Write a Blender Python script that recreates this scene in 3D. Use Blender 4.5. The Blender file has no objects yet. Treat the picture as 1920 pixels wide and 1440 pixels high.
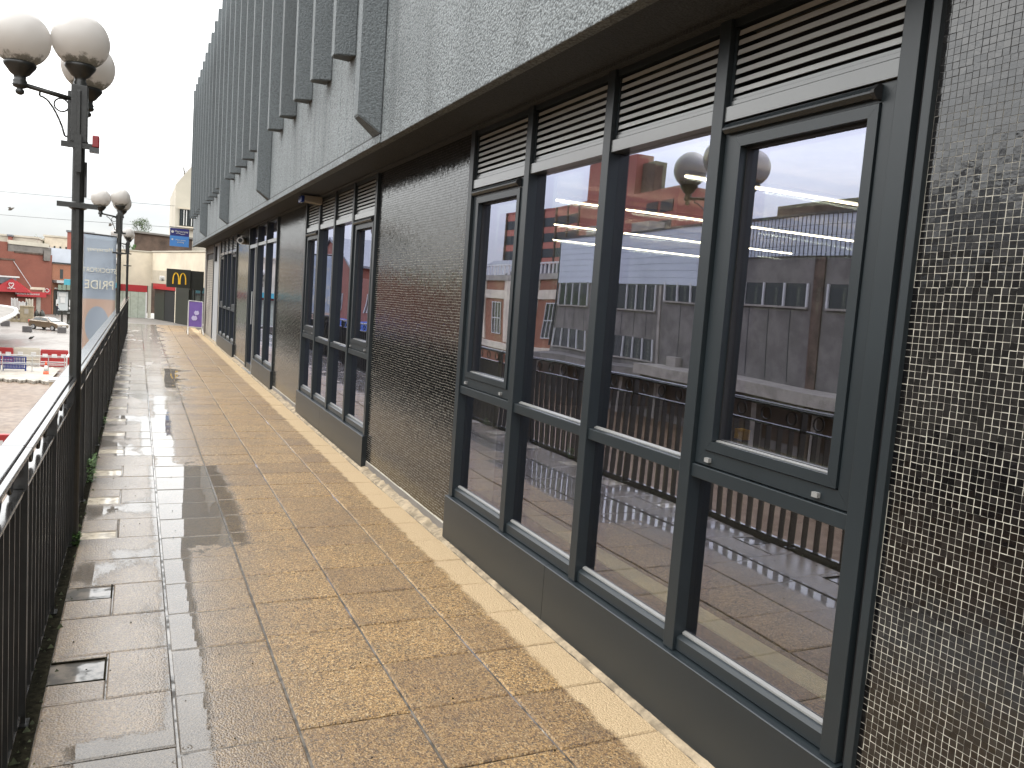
import bpy, bmesh, math, random
import numpy as np
from mathutils import Vector, Matrix
rnd = random.Random(7)
R = math.radians
S = bpy.context.scene
COL = S.collection
# ------------------------------------------------------------------ camera
F_PX = 1492.33
YAW, PITCH, ROLL = 0.444585685, -0.0990518575, 0.0721053088
def cam_axes():
    cy, sy, cp, sp = math.cos(YAW), math.sin(YAW), math.cos(PITCH), math.sin(PITCH)
    f = Vector((sy*cp, cy*cp, sp)); r = Vector((cy, -sy, 0)); u = r.cross(f)
    cr, sr = math.cos(ROLL), math.sin(ROLL)
    return cr*r+sr*u, -sr*r+cr*u, f
AX = cam_axes()
H = 1.6
cam = bpy.data.cameras.new('camera'); camo = bpy.data.objects.new('camera', cam); COL.objects.link(camo)
cam.sensor_width = 36; cam.lens = F_PX/1920*36; cam.clip_start = .02; cam.clip_end = 2000
m = Matrix.Identity(4)
for i in range(3):
    m[i][0] = AX[0][i]; m[i][1] = AX[1][i]; m[i][2] = -AX[2][i]
m[0][3], m[1][3], m[2][3] = 0, 0, H
camo.matrix_world = m
S.camera = camo
S.render.resolution_x, S.render.resolution_y = 1024, 768
def at(x, y, Y):
    "real point on the plane at distance Y (metres along the walkway) that the photograph shows at pixel x, y"
    d = AX[0]*((x-960)/F_PX)+AX[1]*(-(y-720)/F_PX)+AX[2]
    return Vector((0, 0, H))+d*(Y/d.y)
# ------------------------------------------------------------------ world
SUN_EL, SUN_AZ = R(50), R(250)
W = bpy.data.worlds.new("World"); S.world = W; W.use_nodes = True
nt = W.node_tree; N = nt.nodes; L = nt.links
for n in list(N): N.remove(n)
out = N.new('ShaderNodeOutputWorld'); bg = N.new('ShaderNodeBackground'); bg.inputs[1].default_value = .1
sky = N.new('ShaderNodeTexSky'); sky.sky_type = 'NISHITA'; sky.sun_disc = False
sky.sun_elevation = SUN_EL; sky.sun_rotation = SUN_AZ
tc = N.new('ShaderNodeTexCoord'); mp = N.new('ShaderNodeMapping'); mp.inputs['Scale'].default_value = (1, 1, 3.2)
no = N.new('ShaderNodeTexNoise'); no.inputs['Scale'].default_value = 2.6; no.inputs['Detail'].default_value = 6; no.inputs['Roughness'].default_value = .55
rp = N.new('ShaderNodeValToRGB')
rp.color_ramp.elements[0].position = .35; rp.color_ramp.elements[0].color = (8.6, 8.8, 8.9, 1)
rp.color_ramp.elements[1].position = .62; rp.color_ramp.elements[1].color = (11.8, 11.7, 11.4, 1)
L.new(tc.outputs['Generated'], mp.inputs[0]); L.new(mp.outputs[0], no.inputs['Vector']); L.new(no.outputs[0], rp.inputs[0])
sx = N.new('ShaderNodeSeparateXYZ'); L.new(tc.outputs['Generated'], sx.inputs[0])
mr = N.new('ShaderNodeFloatCurve'); cv = mr.mapping.curves[0]
for i_, (a_, b_) in enumerate(((0, .155), (.06, .20), (.24, .56), (.8, .86), (1, .90))):
    if i_ < 2: cv.points[i_ if i_ == 0 else -1].location = (a_, b_) if i_ == 0 else (1, .86)
    if 0 < i_ < 4: cv.points.new(a_, b_)
mr.mapping.update(); L.new(sx.outputs[2], mr.inputs['Value'])
vm = N.new('ShaderNodeVectorMath'); vm.operation = 'SCALE'; L.new(rp.outputs[0], vm.inputs[0]); m2_ = N.new('ShaderNodeMath'); m2_.operation = 'MULTIPLY'; m2_.inputs[1].default_value = 1.75; L.new(mr.outputs[0], m2_.inputs[0]); L.new(m2_.outputs[0], vm.inputs['Scale'])
mx = N.new('ShaderNodeMix'); mx.data_type = 'RGBA'; mx.inputs[0].default_value = .93
L.new(sky.outputs[0], mx.inputs[6]); L.new(vm.outputs[0], mx.inputs[7]); L.new(mx.outputs[2], bg.inputs[0]); L.new(bg.outputs[0], out.inputs[0])
sl = bpy.data.lights.new('sun', 'SUN'); sl.energy = .5; sl.angle = R(25); sl.color = (1, .95, .88)
so = bpy.data.objects.new('sun', sl); COL.objects.link(so)
so.rotation_euler = Vector((math.cos(R(172))*math.cos(SUN_EL), math.sin(R(172))*math.cos(SUN_EL), math.sin(SUN_EL))).to_track_quat('Z', 'Y').to_euler()
# light comes from over the square (-X); sky rotation follows the same heading
sky.sun_rotation = R(90-172) % (2*math.pi)
S.view_settings.view_transform = 'Standard'; S.view_settings.look = 'None'; S.view_settings.gamma = 1
S.view_settings.exposure = 1.55; S.view_settings.use_curve_mapping = False
S.render.engine = 'CYCLES'
try:
    S.cycles.max_bounces = 8; S.cycles.transparent_max_bounces = 12; S.cycles.glossy_bounces = 5; S.cycles.caustics_reflective = False
except Exception: pass

# ------------------------------------------------------------------ helpers
def wl(o):
    v = Vector((0, 0, 0))
    while o is not None: v += o.location; o = o.parent
    return v
class MB:
    def __init__(s): s.v = []; s.f = []
    def poly(s, pts, faces):
        b = len(s.v); s.v += [tuple(p) for p in pts]; s.f += [tuple(b+i for i in f) for f in faces]; return s
    def box(s, x0, x1, y0, y1, z0, z1):
        if x0 > x1: x0, x1 = x1, x0
        if y0 > y1: y0, y1 = y1, y0
        if z0 > z1: z0, z1 = z1, z0
        return s.poly([(x0,y0,z0),(x1,y0,z0),(x1,y1,z0),(x0,y1,z0),(x0,y0,z1),(x1,y0,z1),(x1,y1,z1),(x0,y1,z1)],
                      [(0,3,2,1),(4,5,6,7),(0,1,5,4),(1,2,6,5),(2,3,7,6),(3,0,4,7)])
    def prism(s, pts, axis, a, b):
        "polygon pts (2-D, counter-clockwise) extruded along axis from a to b"
        n = len(pts)
        def mk(p, t):
            return {'x': (t, p[0], p[1]), 'y': (p[0], t, p[1]), 'z': (p[0], p[1], t)}[axis]
        P = [mk(p, a) for p in pts]+[mk(p, b) for p in pts]
        F = [tuple(range(n))[::-1], tuple(range(n, 2*n))]+[(i, (i+1) % n, n+(i+1) % n, n+i) for i in range(n)]
        return s.poly(P, F)
    def tube(s, a, b, r, n=8, r2=None, cap=True):
        a, b = Vector(a), Vector(b); d = (b-a).normalized(); r2 = r if r2 is None else r2
        u = d.orthogonal().normalized(); w = d.cross(u)
        P = []
        for c, rr in ((a, r), (b, r2)):
            for i in range(n):
                t = 2*math.pi*i/n; P.append(c+(u*math.cos(t)+w*math.sin(t))*rr)
        F = [(i, (i+1) % n, n+(i+1) % n, n+i) for i in range(n)]
        if cap: F += [tuple(range(n))[::-1], tuple(range(n, 2*n))]
        return s.poly(P, F)
    def path(s, pts, r, n=6):
        for a, b in zip(pts[:-1], pts[1:]): s.tube(a, b, r, n)
        return s
    def lathe(s, prof, c=(0, 0, 0), n=20):
        P = []; F = []
        for r, z in prof:
            for i in range(n):
                t = 2*math.pi*i/n; P.append((c[0]+r*math.cos(t), c[1]+r*math.sin(t), c[2]+z))
        for k in range(len(prof)-1):
            for i in range(n):
                j = (i+1) % n; F.append((k*n+i, k*n+j, (k+1)*n+j, (k+1)*n+i))
        F.append(tuple(range(n))[::-1]); F.append(tuple(range((len(prof)-1)*n, len(prof)*n)))
        return s.poly(P, F)
    def ring(s, c, r, rt, axis='x', n=16, k=6):
        P = []; F = []
        for i in range(n):
            t = 2*math.pi*i/n
            for j in range(k):
                q = 2*math.pi*j/k; rr = r+rt*math.cos(q); h = rt*math.sin(q)
                a, b = rr*math.cos(t), rr*math.sin(t)
                P.append({'x': (c[0]+h, c[1]+a, c[2]+b), 'y': (c[0]+a, c[1]+h, c[2]+b), 'z': (c[0]+a, c[1]+b, c[2]+h)}[axis])
        for i in range(n):
            for j in range(k):
                F.append((i*k+j, ((i+1) % n)*k+j, ((i+1) % n)*k+(j+1) % k, i*k+(j+1) % k))
        return s.poly(P, F)
    def quad(s, a, b, c, d): return s.poly([a, b, c, d], [(0, 1, 2, 3)])
    def mesh(s, name, mats, off=Vector((0, 0, 0)), smooth=False):
        me = bpy.data.meshes.new(name)
        v = [(p[0]-off.x, p[1]-off.y, p[2]-off.z) for p in s.v]
        me.from_pydata(v, [], s.f)
        for mm in (mats if isinstance(mats, (list, tuple)) else [mats]): me.materials.append(mm)
        if smooth: me.polygons.foreach_set('use_smooth', [True]*len(me.polygons))
        me.update(); return me
    def build(s, name, mat, parent=None, smooth=False, bevel=0, local=False, fixn=False):
        off = Vector((0, 0, 0)) if (parent is None or local) else wl(parent)
        me = s.mesh(name, mat, off, smooth)
        if fixn:
            bm = bmesh.new(); bm.from_mesh(me); bmesh.ops.recalc_face_normals(bm, faces=bm.faces); bm.to_mesh(me); bm.free()
        o = bpy.data.objects.new(name, me); COL.objects.link(o); o.parent = parent
        if bevel:
            md = o.modifiers.new('bevel', 'BEVEL'); md.width = bevel; md.segments = 2; md.limit_method = 'ANGLE'; md.harden_normals = False
        return o
def tag(o, label=None, cat=None, group=None, kind=None):
    if label: o['label'] = label
    if cat: o['category'] = cat
    if group: o['group'] = group
    if kind: o['kind'] = kind
    return o
def thing(name, label, cat, loc=(0, 0, 0), group=None, rz=0):
    o = bpy.data.objects.new(name, None); o.location = loc; o.rotation_euler = (0, 0, rz); o.empty_display_size = .2
    COL.objects.link(o); return tag(o, label, cat, group)
def inst(name, me, parent, loc=(0, 0, 0), rot=None, scale=None, world=True):
    o = bpy.data.objects.new(name, me); COL.objects.link(o); o.parent = parent
    o.location = Vector(loc)-(wl(parent) if (parent and world) else Vector((0, 0, 0)))
    if rot: o.rotation_euler = rot
    if scale: o.scale = scale
    return o
def copy_tree(o, parent=None):
    c = o.copy(); COL.objects.link(c); c.parent = parent
    for ch in list(o.children): copy_tree(ch, c)
    return c
def text(name, body, size, mat, parent, loc, rot, ext=.004, align='CENTER', sx=1):
    cu = bpy.data.curves.new(name, 'FONT'); cu.body = body; cu.size = size; cu.extrude = ext; cu.align_x = align; cu.align_y = 'CENTER'
    t = bpy.data.objects.new(name, cu); COL.objects.link(t)
    me = bpy.data.meshes.new_from_object(t.evaluated_get(bpy.context.evaluated_depsgraph_get()))
    bpy.data.objects.remove(t); me.materials.clear(); me.materials.append(mat)
    o = bpy.data.objects.new(name, me); COL.objects.link(o); o.parent = parent
    o.location = Vector(loc)-wl(parent); o.rotation_euler = rot; o.scale = (sx, 1, 1)
    return o
# ---- shader helpers: tiny arithmetic on node sockets
class X:
    def __init__(s, t, sock): s.t = t; s.s = sock
    def _op(s, op, *o):
        n = s.t.nodes.new('ShaderNodeMath'); n.operation = op
        for i, q in enumerate((s,)+o):
            if isinstance(q, X): s.t.links.new(q.s, n.inputs[i])
            else: n.inputs[i].default_value = q
        return X(s.t, n.outputs[0])
    def __add__(s, o): return s._op('ADD', o)
    __radd__ = __add__
    def __sub__(s, o): return s._op('SUBTRACT', o)
    def __rsub__(s, o): return (s*-1)+o
    def __mul__(s, o): return s._op('MULTIPLY', o)
    __rmul__ = __mul__
    def max(s, o): return s._op('MAXIMUM', o)
    def min(s, o): return s._op('MINIMUM', o)
    def abs(s): return s._op('ABSOLUTE')
    def step(s, a, b):
        n = s.t.nodes.new('ShaderNodeMapRange'); n.interpolation_type = 'SMOOTHSTEP'
        n.inputs[1].default_value = a; n.inputs[2].default_value = b; s.t.links.new(s.s, n.inputs[0]); return X(s.t, n.outputs[0])
    def clamp(s): return s.max(0.0).min(1.0)
class Mat:
    def __init__(s, name, color=(.5, .5, .5), rough=.6, metal=0, **kw):
        s.m = bpy.data.materials.new(name); s.m.use_nodes = True; s.t = s.m.node_tree; s.N = s.t.nodes; s.L = s.t.links
        s.b = s.N['Principled BSDF']
        s.b.inputs['Base Color'].default_value = (*color, 1); s.b.inputs['Roughness'].default_value = rough; s.b.inputs['Metallic'].default_value = metal
        for k, v in kw.items(): s.b.inputs[k.replace('_', ' ')].default_value = v
        s.color = color
    def coords(s, kind='pos'):
        if kind == 'pos':
            g = s.N.new('ShaderNodeNewGeometry'); return g.outputs['Position']
        return s.N.new('ShaderNodeTexCoord').outputs[kind]
    def sep(s, vec):
        n = s.N.new('ShaderNodeSeparateXYZ'); s.L.new(vec, n.inputs[0]); return [X(s.t, n.outputs[i]) for i in range(3)]
    def noise(s, scale, detail=4, rough=.55, vec=None, stretch=None, out=0, dist=0):
        vec = vec or s.coords()
        if stretch:
            mp = s.N.new('ShaderNodeMapping'); mp.inputs['Scale'].default_value = stretch; s.L.new(vec, mp.inputs[0]); vec = mp.outputs[0]
        n = s.N.new('ShaderNodeTexNoise'); n.inputs['Scale'].default_value = scale; n.inputs['Detail'].default_value = detail
        n.inputs['Roughness'].default_value = rough; n.inputs['Distortion'].default_value = dist; s.L.new(vec, n.inputs['Vector']); return X(s.t, n.outputs[out])
    def voro(s, scale, feature='F1', vec=None, out='Distance', rand=1):
        n = s.N.new('ShaderNodeTexVoronoi'); n.inputs['Scale'].default_value = scale; n.feature = feature; n.inputs['Randomness'].default_value = rand
        s.L.new(vec or s.coords(), n.inputs['Vector']); return X(s.t, n.outputs[out])
    def island(s):
        g = s.N.new('ShaderNodeNewGeometry'); o = s.N.new('ShaderNodeObjectInfo')
        return (X(s.t, g.outputs['Random Per Island'])+X(s.t, o.outputs['Random']))._op('FRACT')
    def mix(s, f, a, b):
        n = s.N.new('ShaderNodeMix'); n.data_type = 'RGBA'
        for i, q in ((0, f), (6, a), (7, b)):
            if isinstance(q, X): s.L.new(q.s, n.inputs[i])
            elif hasattr(q, 'links'): s.L.new(q, n.inputs[i])
            elif i == 0: n.inputs[0].default_value = q
            else: n.inputs[i].default_value = (*q[:3], 1)
        return n.outputs[2]
    def set(s, inp, q):
        if isinstance(q, X): q = q.s
        s.L.new(q, s.b.inputs[inp]); return s
    def bump(s, h, strength=.5, dist=.01, normal=None, coat=False):
        n = s.N.new('ShaderNodeBump'); n.inputs['Strength'].default_value = strength; n.inputs['Distance'].default_value = dist
        s.L.new(h.s if isinstance(h, X) else h, n.inputs['Height'])
        if normal: s.L.new(normal, n.inputs['Normal'])
        s.L.new(n.outputs[0], s.b.inputs['Coat Normal' if coat else 'Normal']); return n.outputs[0]
def simple(name, color, rough=.6, metal=0, var=.15, scale=8, bump=0, bscale=60, **kw):
    q = Mat(name, color, rough, metal, **kw)
    if var:
        n = q.noise(scale, 5, .6); lo = tuple(c*(1-var) for c in color); hi = tuple(min(1, c*(1+var)) for c in color)
        q.set('Base Color', q.mix(n.step(.3, .7), lo, hi))
    if bump: q.bump(q.noise(bscale, 4), bump, .004)
    return q.m
# ------------------------------------------------------------------ materials
def m_slab():
    q = Mat('paving', (.3, .22, .13), .6)
    pos = q.coords(); x, y, z = q.sep(pos)
    peb = q.voro(125, 'F1'); fine = q.noise(230, 3, .7)
    h = (1-peb*1.3)*.7+fine*.5                       # exposed aggregate relief 0..1
    isl = q.island()
    speck = q.noise(120, 4, .8); big = q.noise(2.3, 4, .6)
    vc = q.N.new('ShaderNodeTexVoronoi'); vc.inputs['Scale'].default_value = 135; q.L.new(pos, vc.inputs['Vector'])
    cx_, cy_, cz_ = q.sep(vc.outputs['Color'])
    tan = q.mix(cx_._op('POWER', 1.3), (.14, .078, .028), (.39, .245, .095))
    tan = q.mix(cy_.step(.82, .92)*.7, tan, (.44, .33, .18)); tan = q.mix(cz_.step(.80, .88)*.8, tan, (.035, .02, .01))
    tan = q.mix(speck.step(.52, .66)*.7, tan, (.03, .016, .006))
    tan2 = q.mix((isl.step(.45, 1)*.30+big.step(.4, .8)*.3).clamp(), tan, (.085, .052, .032))
    grey = q.mix((1-x.step(.05, .9)).clamp()*.65, tan2, (.13, .108, .088))
    dirt = q.noise(5.5, 5, .65).step(.45, .75)
    grey = q.mix(dirt*.35, grey, (.06, .045, .03))
    # dry strip under the overhang
    edge = x+(q.noise(9, 3)-.5)*.10+(q.noise(60, 2)-.5)*.02
    dry = edge.step(1.665, 1.70)
    dryc = q.mix(speck.step(.3, .7), (.32, .23, .125), (.45, .34, .21))
    col = q.mix(dry, grey, dryc)
    # water film: level field compared with the relief
    wig = (q.noise(1.6, 3, .5)-.5); wig2 = (q.noise(11, 3, .6)-.5)
    ctr = .205+(y-3)*.012
    strip = 1-((x-ctr).abs()-(.070+wig*.12)).step(-.045, .075)
    yw = y+wig2*.9+wig*.6
    pool = (yw.step(4.95, 5.15)*(1-yw.step(7.3, 7.6)))*(x.step(.06, .18)*(1-(x+wig*.3+wig2*.12).step(.60, .82)))
    pool2 = (y.step(7.7, 7.95)*(1-y.step(9.9, 10.3)))*(x.step(.0, .12)*(1-(x+wig*.3).step(.30, .40)))
    near = (1-(y+wig2*.15).step(2.88, 3.0))*(1-(x+wig*.2).step(.16, .24))*(x+wig*.2).step(-.25, -.10)
    far = y.step(9.5, 13)*(1-(x+wig*1.5).step(.45, .85))*q.noise(2.1, 2, .5, stretch=(1, .35, 1)).step(.36, .46)
    pool3 = y.step(12.6, 13)*(1-y.step(15.4, 16))*x.step(.38, .44)*(1-(x+wig*.5).step(.60, .70))
    lv = strip.max(pool).max(pool2).max(near).max(far).max(pool3)
    patch = (1-x.step(.10, .20))*q.noise(1.3, 3, .6, stretch=(1, .6, 1)).step(.46, .62)*y.step(3.0, 3.3)
    lv = lv.max(patch*.85)
    level = lv*1.55+wig2*.6-.22
    film = ((level-h)*4).clamp()*(1-dry)
    damp = q.noise(3.5, 3)
    wetg = ((1-(x+wig*.6).step(.0, 1.15))*.82+.16+y.step(4, 9)*.10)*(1-dry)
    dark = q.mix(film, col, q.mix(.6, col, (.022, .017, .011)))
    q.set('Base Color', dark)
    q.set('Roughness', (.62-wetg*.16)+dry*.25)
    hb = h.max(film*.9)
    q.bump(h, .9, .0045)
    n = q.N.new('ShaderNodeBump'); n.inputs['Strength'].default_value = 1; n.inputs['Distance'].default_value = .0028
    # water surface: relief drowned under the film, faint wind ripple left
    rip = q.noise(26, 2, .4)*.06
    for cx, cy, rr in ((.19, 2.80, .0), (.155, 2.72, .0)):
        d = ((x-cx)*(x-cx)+(y-cy)*(y-cy))._op('SQRT')
        rip = rip+(d*520)._op('SINE')*(1-d.step(.012, .032))*.25
    wn = h*(1-film)*(.20+big*.25+x.step(.1, 1.2)*.25)+rip*film*.25
    q.L.new(wn.s, n.inputs['Height']); q.L.new(n.outputs[0], q.b.inputs['Coat Normal'])
    q.set('Coat Weight', (film+wetg*.95).clamp()*(1-dry))
    q.set('Coat Roughness', (.22-wetg*.11)*(1-film)+.004+y.step(9.5, 14)*(1-pool3)*.17)
    q.b.inputs['Coat IOR'].default_value = 1.5
    return q.m
def m_joint():
    q = Mat('joint', (.05, .042, .032), .5); x, y, z = q.sep(q.coords())
    dry = x.step(1.5, 1.8); n = q.noise(14, 4)
    q.set('Base Color', q.mix(n.step(.4, .6), (.035, .03, .024), (.12, .10, .08)))
    q.set('Coat Weight', (1-dry)*n.step(.35, .5)); q.b.inputs['Coat Roughness'].default_value = .05; q.b.inputs['Coat IOR'].default_value = 1.6; q.bump(n, .25, .002)
    return q.m
def m_render(name, a, b, sc=1.0, strength=1.0):
    q = Mat(name, a, .7)
    v = q.voro(75*sc, 'F1'); n = q.noise(42*sc, 4, .65); n2 = q.noise(120*sc, 3, .6); big = q.noise(1.7, 5, .6)
    h = n*.75+n2*.45-v*.45
    c = q.mix(h.step(.12, .55), tuple(t*(.45 if b[0] > .2 else .8) for t in a), b)
    c2 = q.mix(big.step(.35, .7)*.35, c, a)
    stain = q.noise(1.2, 4, .6, stretch=(1, 2.2, .18)).step(.52, .72)
    q.set('Base Color', q.mix(stain*.45, c2, tuple(t*.5 for t in a)))
    q.bump(h, strength, .012); return q.m
def m_tile():
    q = Mat('mosaic', (.02, .02, .02), .12)
    i = q.island()
    n = q.noise(300, 2)
    q.set('Base Color', q.mix(i._op('POWER', 3.0), (.002, .002, .0025), (.012, .011, .0105)))
    q.set('Roughness', .05+i*.10+n*.05); q.b.inputs['IOR'].default_value = 1.74
    q.bump(q.noise(90, 2, .4)+q.noise(45, 2)*.6, .12, .002); return q.m
def m_glass(name, refl, tint, trans, rough=0.0):
    mt = bpy.data.materials.new(name); mt.use_nodes = True; t = mt.node_tree; N = t.nodes; L = t.links
    for n in list(N): N.remove(n)
    o = N.new('ShaderNodeOutputMaterial'); mx = N.new('ShaderNodeMixShader'); tr = N.new('ShaderNodeBsdfTransparent'); gl = N.new('ShaderNodeBsdfGlossy')
    gl.inputs['Roughness'].default_value = rough; gl.inputs['Color'].default_value = (*tint, 1); tr.inputs['Color'].default_value = (*trans, 1)
    fr = N.new('ShaderNodeFresnel'); fr.inputs['IOR'].default_value = 1.55
    a = X(t, fr.outputs[0])*(1-refl)*1.6+refl
    g = N.new('ShaderNodeNewGeometry'); a = a.clamp()*(1-X(t, g.outputs['Backfacing']))
    L.new(a.s, mx.inputs[0]); L.new(tr.outputs[0], mx.inputs[1]); L.new(gl.outputs[0], mx.inputs[2]); L.new(mx.outputs[0], o.inputs[0])
    no = N.new('ShaderNodeTexNoise'); no.inputs['Scale'].default_value = .9; no.inputs['Detail'].default_value = 1
    bp = N.new('ShaderNodeBump'); bp.inputs['Strength'].default_value = .22; bp.inputs['Distance'].default_value = .02
    L.new(g.outputs['Position'], no.inputs['Vector']); L.new(no.outputs[0], bp.inputs['Height']); L.new(bp.outputs[0], gl.inputs['Normal'])
    return mt
def emit(name, col, st):
    q = Mat(name, (0, 0, 0), .5); q.b.inputs['Emission Color'].default_value = (*col, 1); q.b.inputs['Emission Strength'].default_value = st; return q.m
def m_brick(name, a, b, mortar, sc=1.0):
    q = Mat(name, a, .8); t = q.N.new('ShaderNodeTexBrick'); tcn = q.coords('Object')
    x, y, z = q.sep(tcn); cb = q.N.new('ShaderNodeCombineXYZ'); q.L.new((x+y).s, cb.inputs[0]); q.L.new(z.s, cb.inputs[1])
    q.L.new(cb.outputs[0], t.inputs['Vector']); t.inputs['Scale'].default_value = 4.4*sc
    t.inputs['Color1'].default_value = (*a, 1); t.inputs['Color2'].default_value = (*b, 1); t.inputs['Mortar'].default_value = (*mortar, 1)
    t.inputs['Mortar Size'].default_value = .012; t.inputs['Brick Width'].default_value = .5; t.inputs['Row Height'].default_value = .25
    n = q.noise(.6, 5, .6)
    q.set('Base Color', q.mix(n.step(.35, .75)*.45, t.outputs[0], tuple(c*.5 for c in a))); return q.m
def m_leaf(name, a, b):
    q = Mat(name, a, .55); i = q.island(); q.set('Base Color', q.mix(i, a, b)); return q.m
def m_globe():
    q = Mat('opal_globe', (.5, .46, .40), .25)
    c = q.coords('Object'); x, y, z = q.sep(c)
    n = q.noise(24, 5, .7, vec=c); n2 = q.noise(7, 3, .6, vec=c)
    dirt = (1-(z+(n-.5)*.14+(n2-.5)*.06).step(-.13, -.098)).clamp()
    film = (1-z.step(-.15, .10))*.35+n2.step(.45, .8)*.1
    c1 = q.mix(film, (.64, .62, .60), (.50, .46, .40))
    q.set('Base Color', q.mix(dirt*(.5+n*.6), c1, (.03, .03, .012)))
    tr = q.N.new('ShaderNodeBsdfTranslucent'); q.L.new(q.b.inputs['Base Color'].links[0].from_socket, tr.inputs[0]); ms = q.N.new('ShaderNodeMixShader'); ms.inputs[0].default_value = .5
    o_ = q.N['Material Output']; q.L.new(q.b.outputs[0], ms.inputs[1]); q.L.new(tr.outputs[0], ms.inputs[2]); q.L.new(ms.outputs[0], o_.inputs[0])
    return q.m
def m_plaza():
    q = Mat('plaza', (.25, .22, .19), .5); x, y, z = q.sep(q.coords())
    br = (1-y.step(60, 63))
    n = q.noise(.35, 5, .6, stretch=(1, .5, 1)); n2 = q.noise(2.5, 4, .6)
    slabs = q.N.new('ShaderNodeTexBrick'); slabs.inputs['Scale'].default_value = .8; slabs.inputs['Mortar Size'].default_value = .012; slabs.inputs['Brick Width'].default_value = 1; slabs.inputs['Row Height'].default_value = .6
    slabs.inputs['Color1'].default_value = (.17, .15, .135, 1); slabs.inputs['Color2'].default_value = (.14, .125, .11, 1); slabs.inputs['Mortar'].default_value = (.07, .065, .06, 1)
    q.L.new(q.coords(), slabs.inputs['Vector'])
    mud = q.mix(n2.step(.35, .65), (.085, .046, .022), (.16, .11, .07))
    q.set('Base Color', q.mix(br, slabs.outputs[0], mud))
    q.set('Coat Weight', n.step(.40, .6)*(.12+(1-br)*.25)); q.set('Coat Roughness', (1-n.step(.4, .62))*.25+.08)
    q.bump(n2, .25, .02); return q.m
M_SLAB = m_slab(); M_JOINT = m_joint()
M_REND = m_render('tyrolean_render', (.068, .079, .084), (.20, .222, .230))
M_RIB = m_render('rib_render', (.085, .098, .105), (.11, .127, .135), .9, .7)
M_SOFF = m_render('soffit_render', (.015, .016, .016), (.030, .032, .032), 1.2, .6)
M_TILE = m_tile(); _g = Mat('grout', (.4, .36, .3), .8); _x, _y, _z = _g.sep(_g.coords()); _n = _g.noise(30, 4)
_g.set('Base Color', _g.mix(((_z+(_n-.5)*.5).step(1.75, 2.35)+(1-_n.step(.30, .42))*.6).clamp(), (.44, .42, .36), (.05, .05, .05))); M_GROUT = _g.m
M_ALU = simple('anthracite_frame', (.012, .017, .020), .38, 0, .08, 3, 0, IOR=1.5)
M_ALU2 = simple('anthracite_panel', (.012, .0165, .0195), .36, 0, .06, 2, 0)
M_ALU_SKYLIT = simple('frame_paint_skylit', (.075, .08, .079), .3, 0, .06, 4, 0, Coat_Weight=1.0, Coat_Roughness=.2)  # same paint as the frames, reflected sky lightened into the base colour
M_BLADE_SKYLIT = simple('blade_paint_skylit', (.50, .51, .50), .3, .3, .06, 4, 0)  # slat faces: brightness of the mirrored sky put into a pale colour
M_BLACK = simple('void_black', (.006, .006, .007), .6, 0, 0)
M_GASKET = simple('gasket', (.012, .012, .013), .5, 0, 0)
M_GLASS = m_glass('coated_glass', .29, (.75, .78, 1.0), (.86, .86, .80))
M_GLASS2 = m_glass('inner_glass', .06, (.80, .95, .88), (.92, .92, .92))
M_FARGLASS = Mat('window_glass', (.03, .035, .035), .06, 0, IOR=1.6).m
M_IRON = simple('black_iron', (.010, .010, .0095), .32, 0, .25, 14, .25, 45, Coat_Weight=.5, Coat_Roughness=.15)
M_RAIL = simple('wet_handrail', (.02, .019, .019), .22, 0, .2, 9, .1, 30, Coat_Weight=.8, Coat_Roughness=.10, IOR=1.4)
M_LAMP = simple('lamp_paint', (.016, .0165, .015), .36, 0, .3, 12, .3, 60)
M_GLOBE = m_globe()
M_WHITE = simple('white_plastic', (.52, .515, .50), .4, 0, .05)
M_CAP = simple('pale_cap', (.20, .20, .195), .4, 0, .05)
M_CREAM = simple('cream_render', (.52, .46, .36), .7, 0, .14, .9, .1, 8)
M_CREAM2 = simple('pale_cream', (.42, .39, .32), .7, 0, .10, .5)
M_CONC = simple('concrete', (.14, .128, .115), .75, 0, .25, 1.1, .2, 6)
M_CONC2 = simple('concrete_light', (.27, .245, .21), .75, 0, .2, 1.5)
M_DKCONC = simple('rusty_concrete', (.075, .05, .036), .85, 0, .5, 1.6, .3, 6)
M_BRICK = m_brick('red_brick', (.20, .058, .036), (.16, .048, .032), (.20, .11, .075))
M_BRICK2 = m_brick('orange_brick', (.27, .11, .06), (.23, .085, .047), (.28, .18, .12))
M_TOWER = simple('tower_brick', (.25, .080, .060), .8, 0, .12, .3)
M_RED = simple('shop_red', (.30, .013, .017), .45, 0, .04)
M_BLUE = simple('barrier_blue', (.015, .03, .17), .45, 0, .08)
M_REDP = simple('barrier_red', (.27, .014, .014), .42, 0, .06)
M_SLATE = simple('slate', (.12, .127, .14), .6, 0, .12, 2)
M_MORTAR = simple('mortar', (.25, .20, .135), .9, 0, .4, 12, .6, 50)
M_MOSS = simple('moss', (.035, .042, .018), .9, 0, .4, 30, .8, 70)
M_DIRT = simple('dirt', (.012, .011, .007), 1, 0, .6, 30, 1, 70, Specular_IOR_Level=.05)
M_LEAF = m_leaf('weed_leaf', (.03, .08, .015), (.09, .17, .04))
M_TREE = m_leaf('tree_leaf', (.035, .06, .022), (.10, .135, .06))
M_BARK = simple('bark', (.07, .055, .04), .9)
M_STEEL = simple('galvanised', (.42, .43, .43), .35, .6, .1, 5)
M_STONE = simple('sandstone', (.22, .18, .115), .85, 0, .2, 2)
M_YEL = simple('sign_yellow', (.82, .48, .02), .5, 0, 0)
M_SIGNBK = simple('sign_black', (.016, .017, .012), .45, 0, .1)
M_CLAD = simple('white_cladding', (.42, .45, .50), .6, 0, .08, .4)
M_CARPET = simple('interior_floor', (.09, .085, .09), .8, 0, .15, 3)
M_WOOD = simple('timber_lining', (.30, .19, .09), .55, 0, .2, 3)
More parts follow.
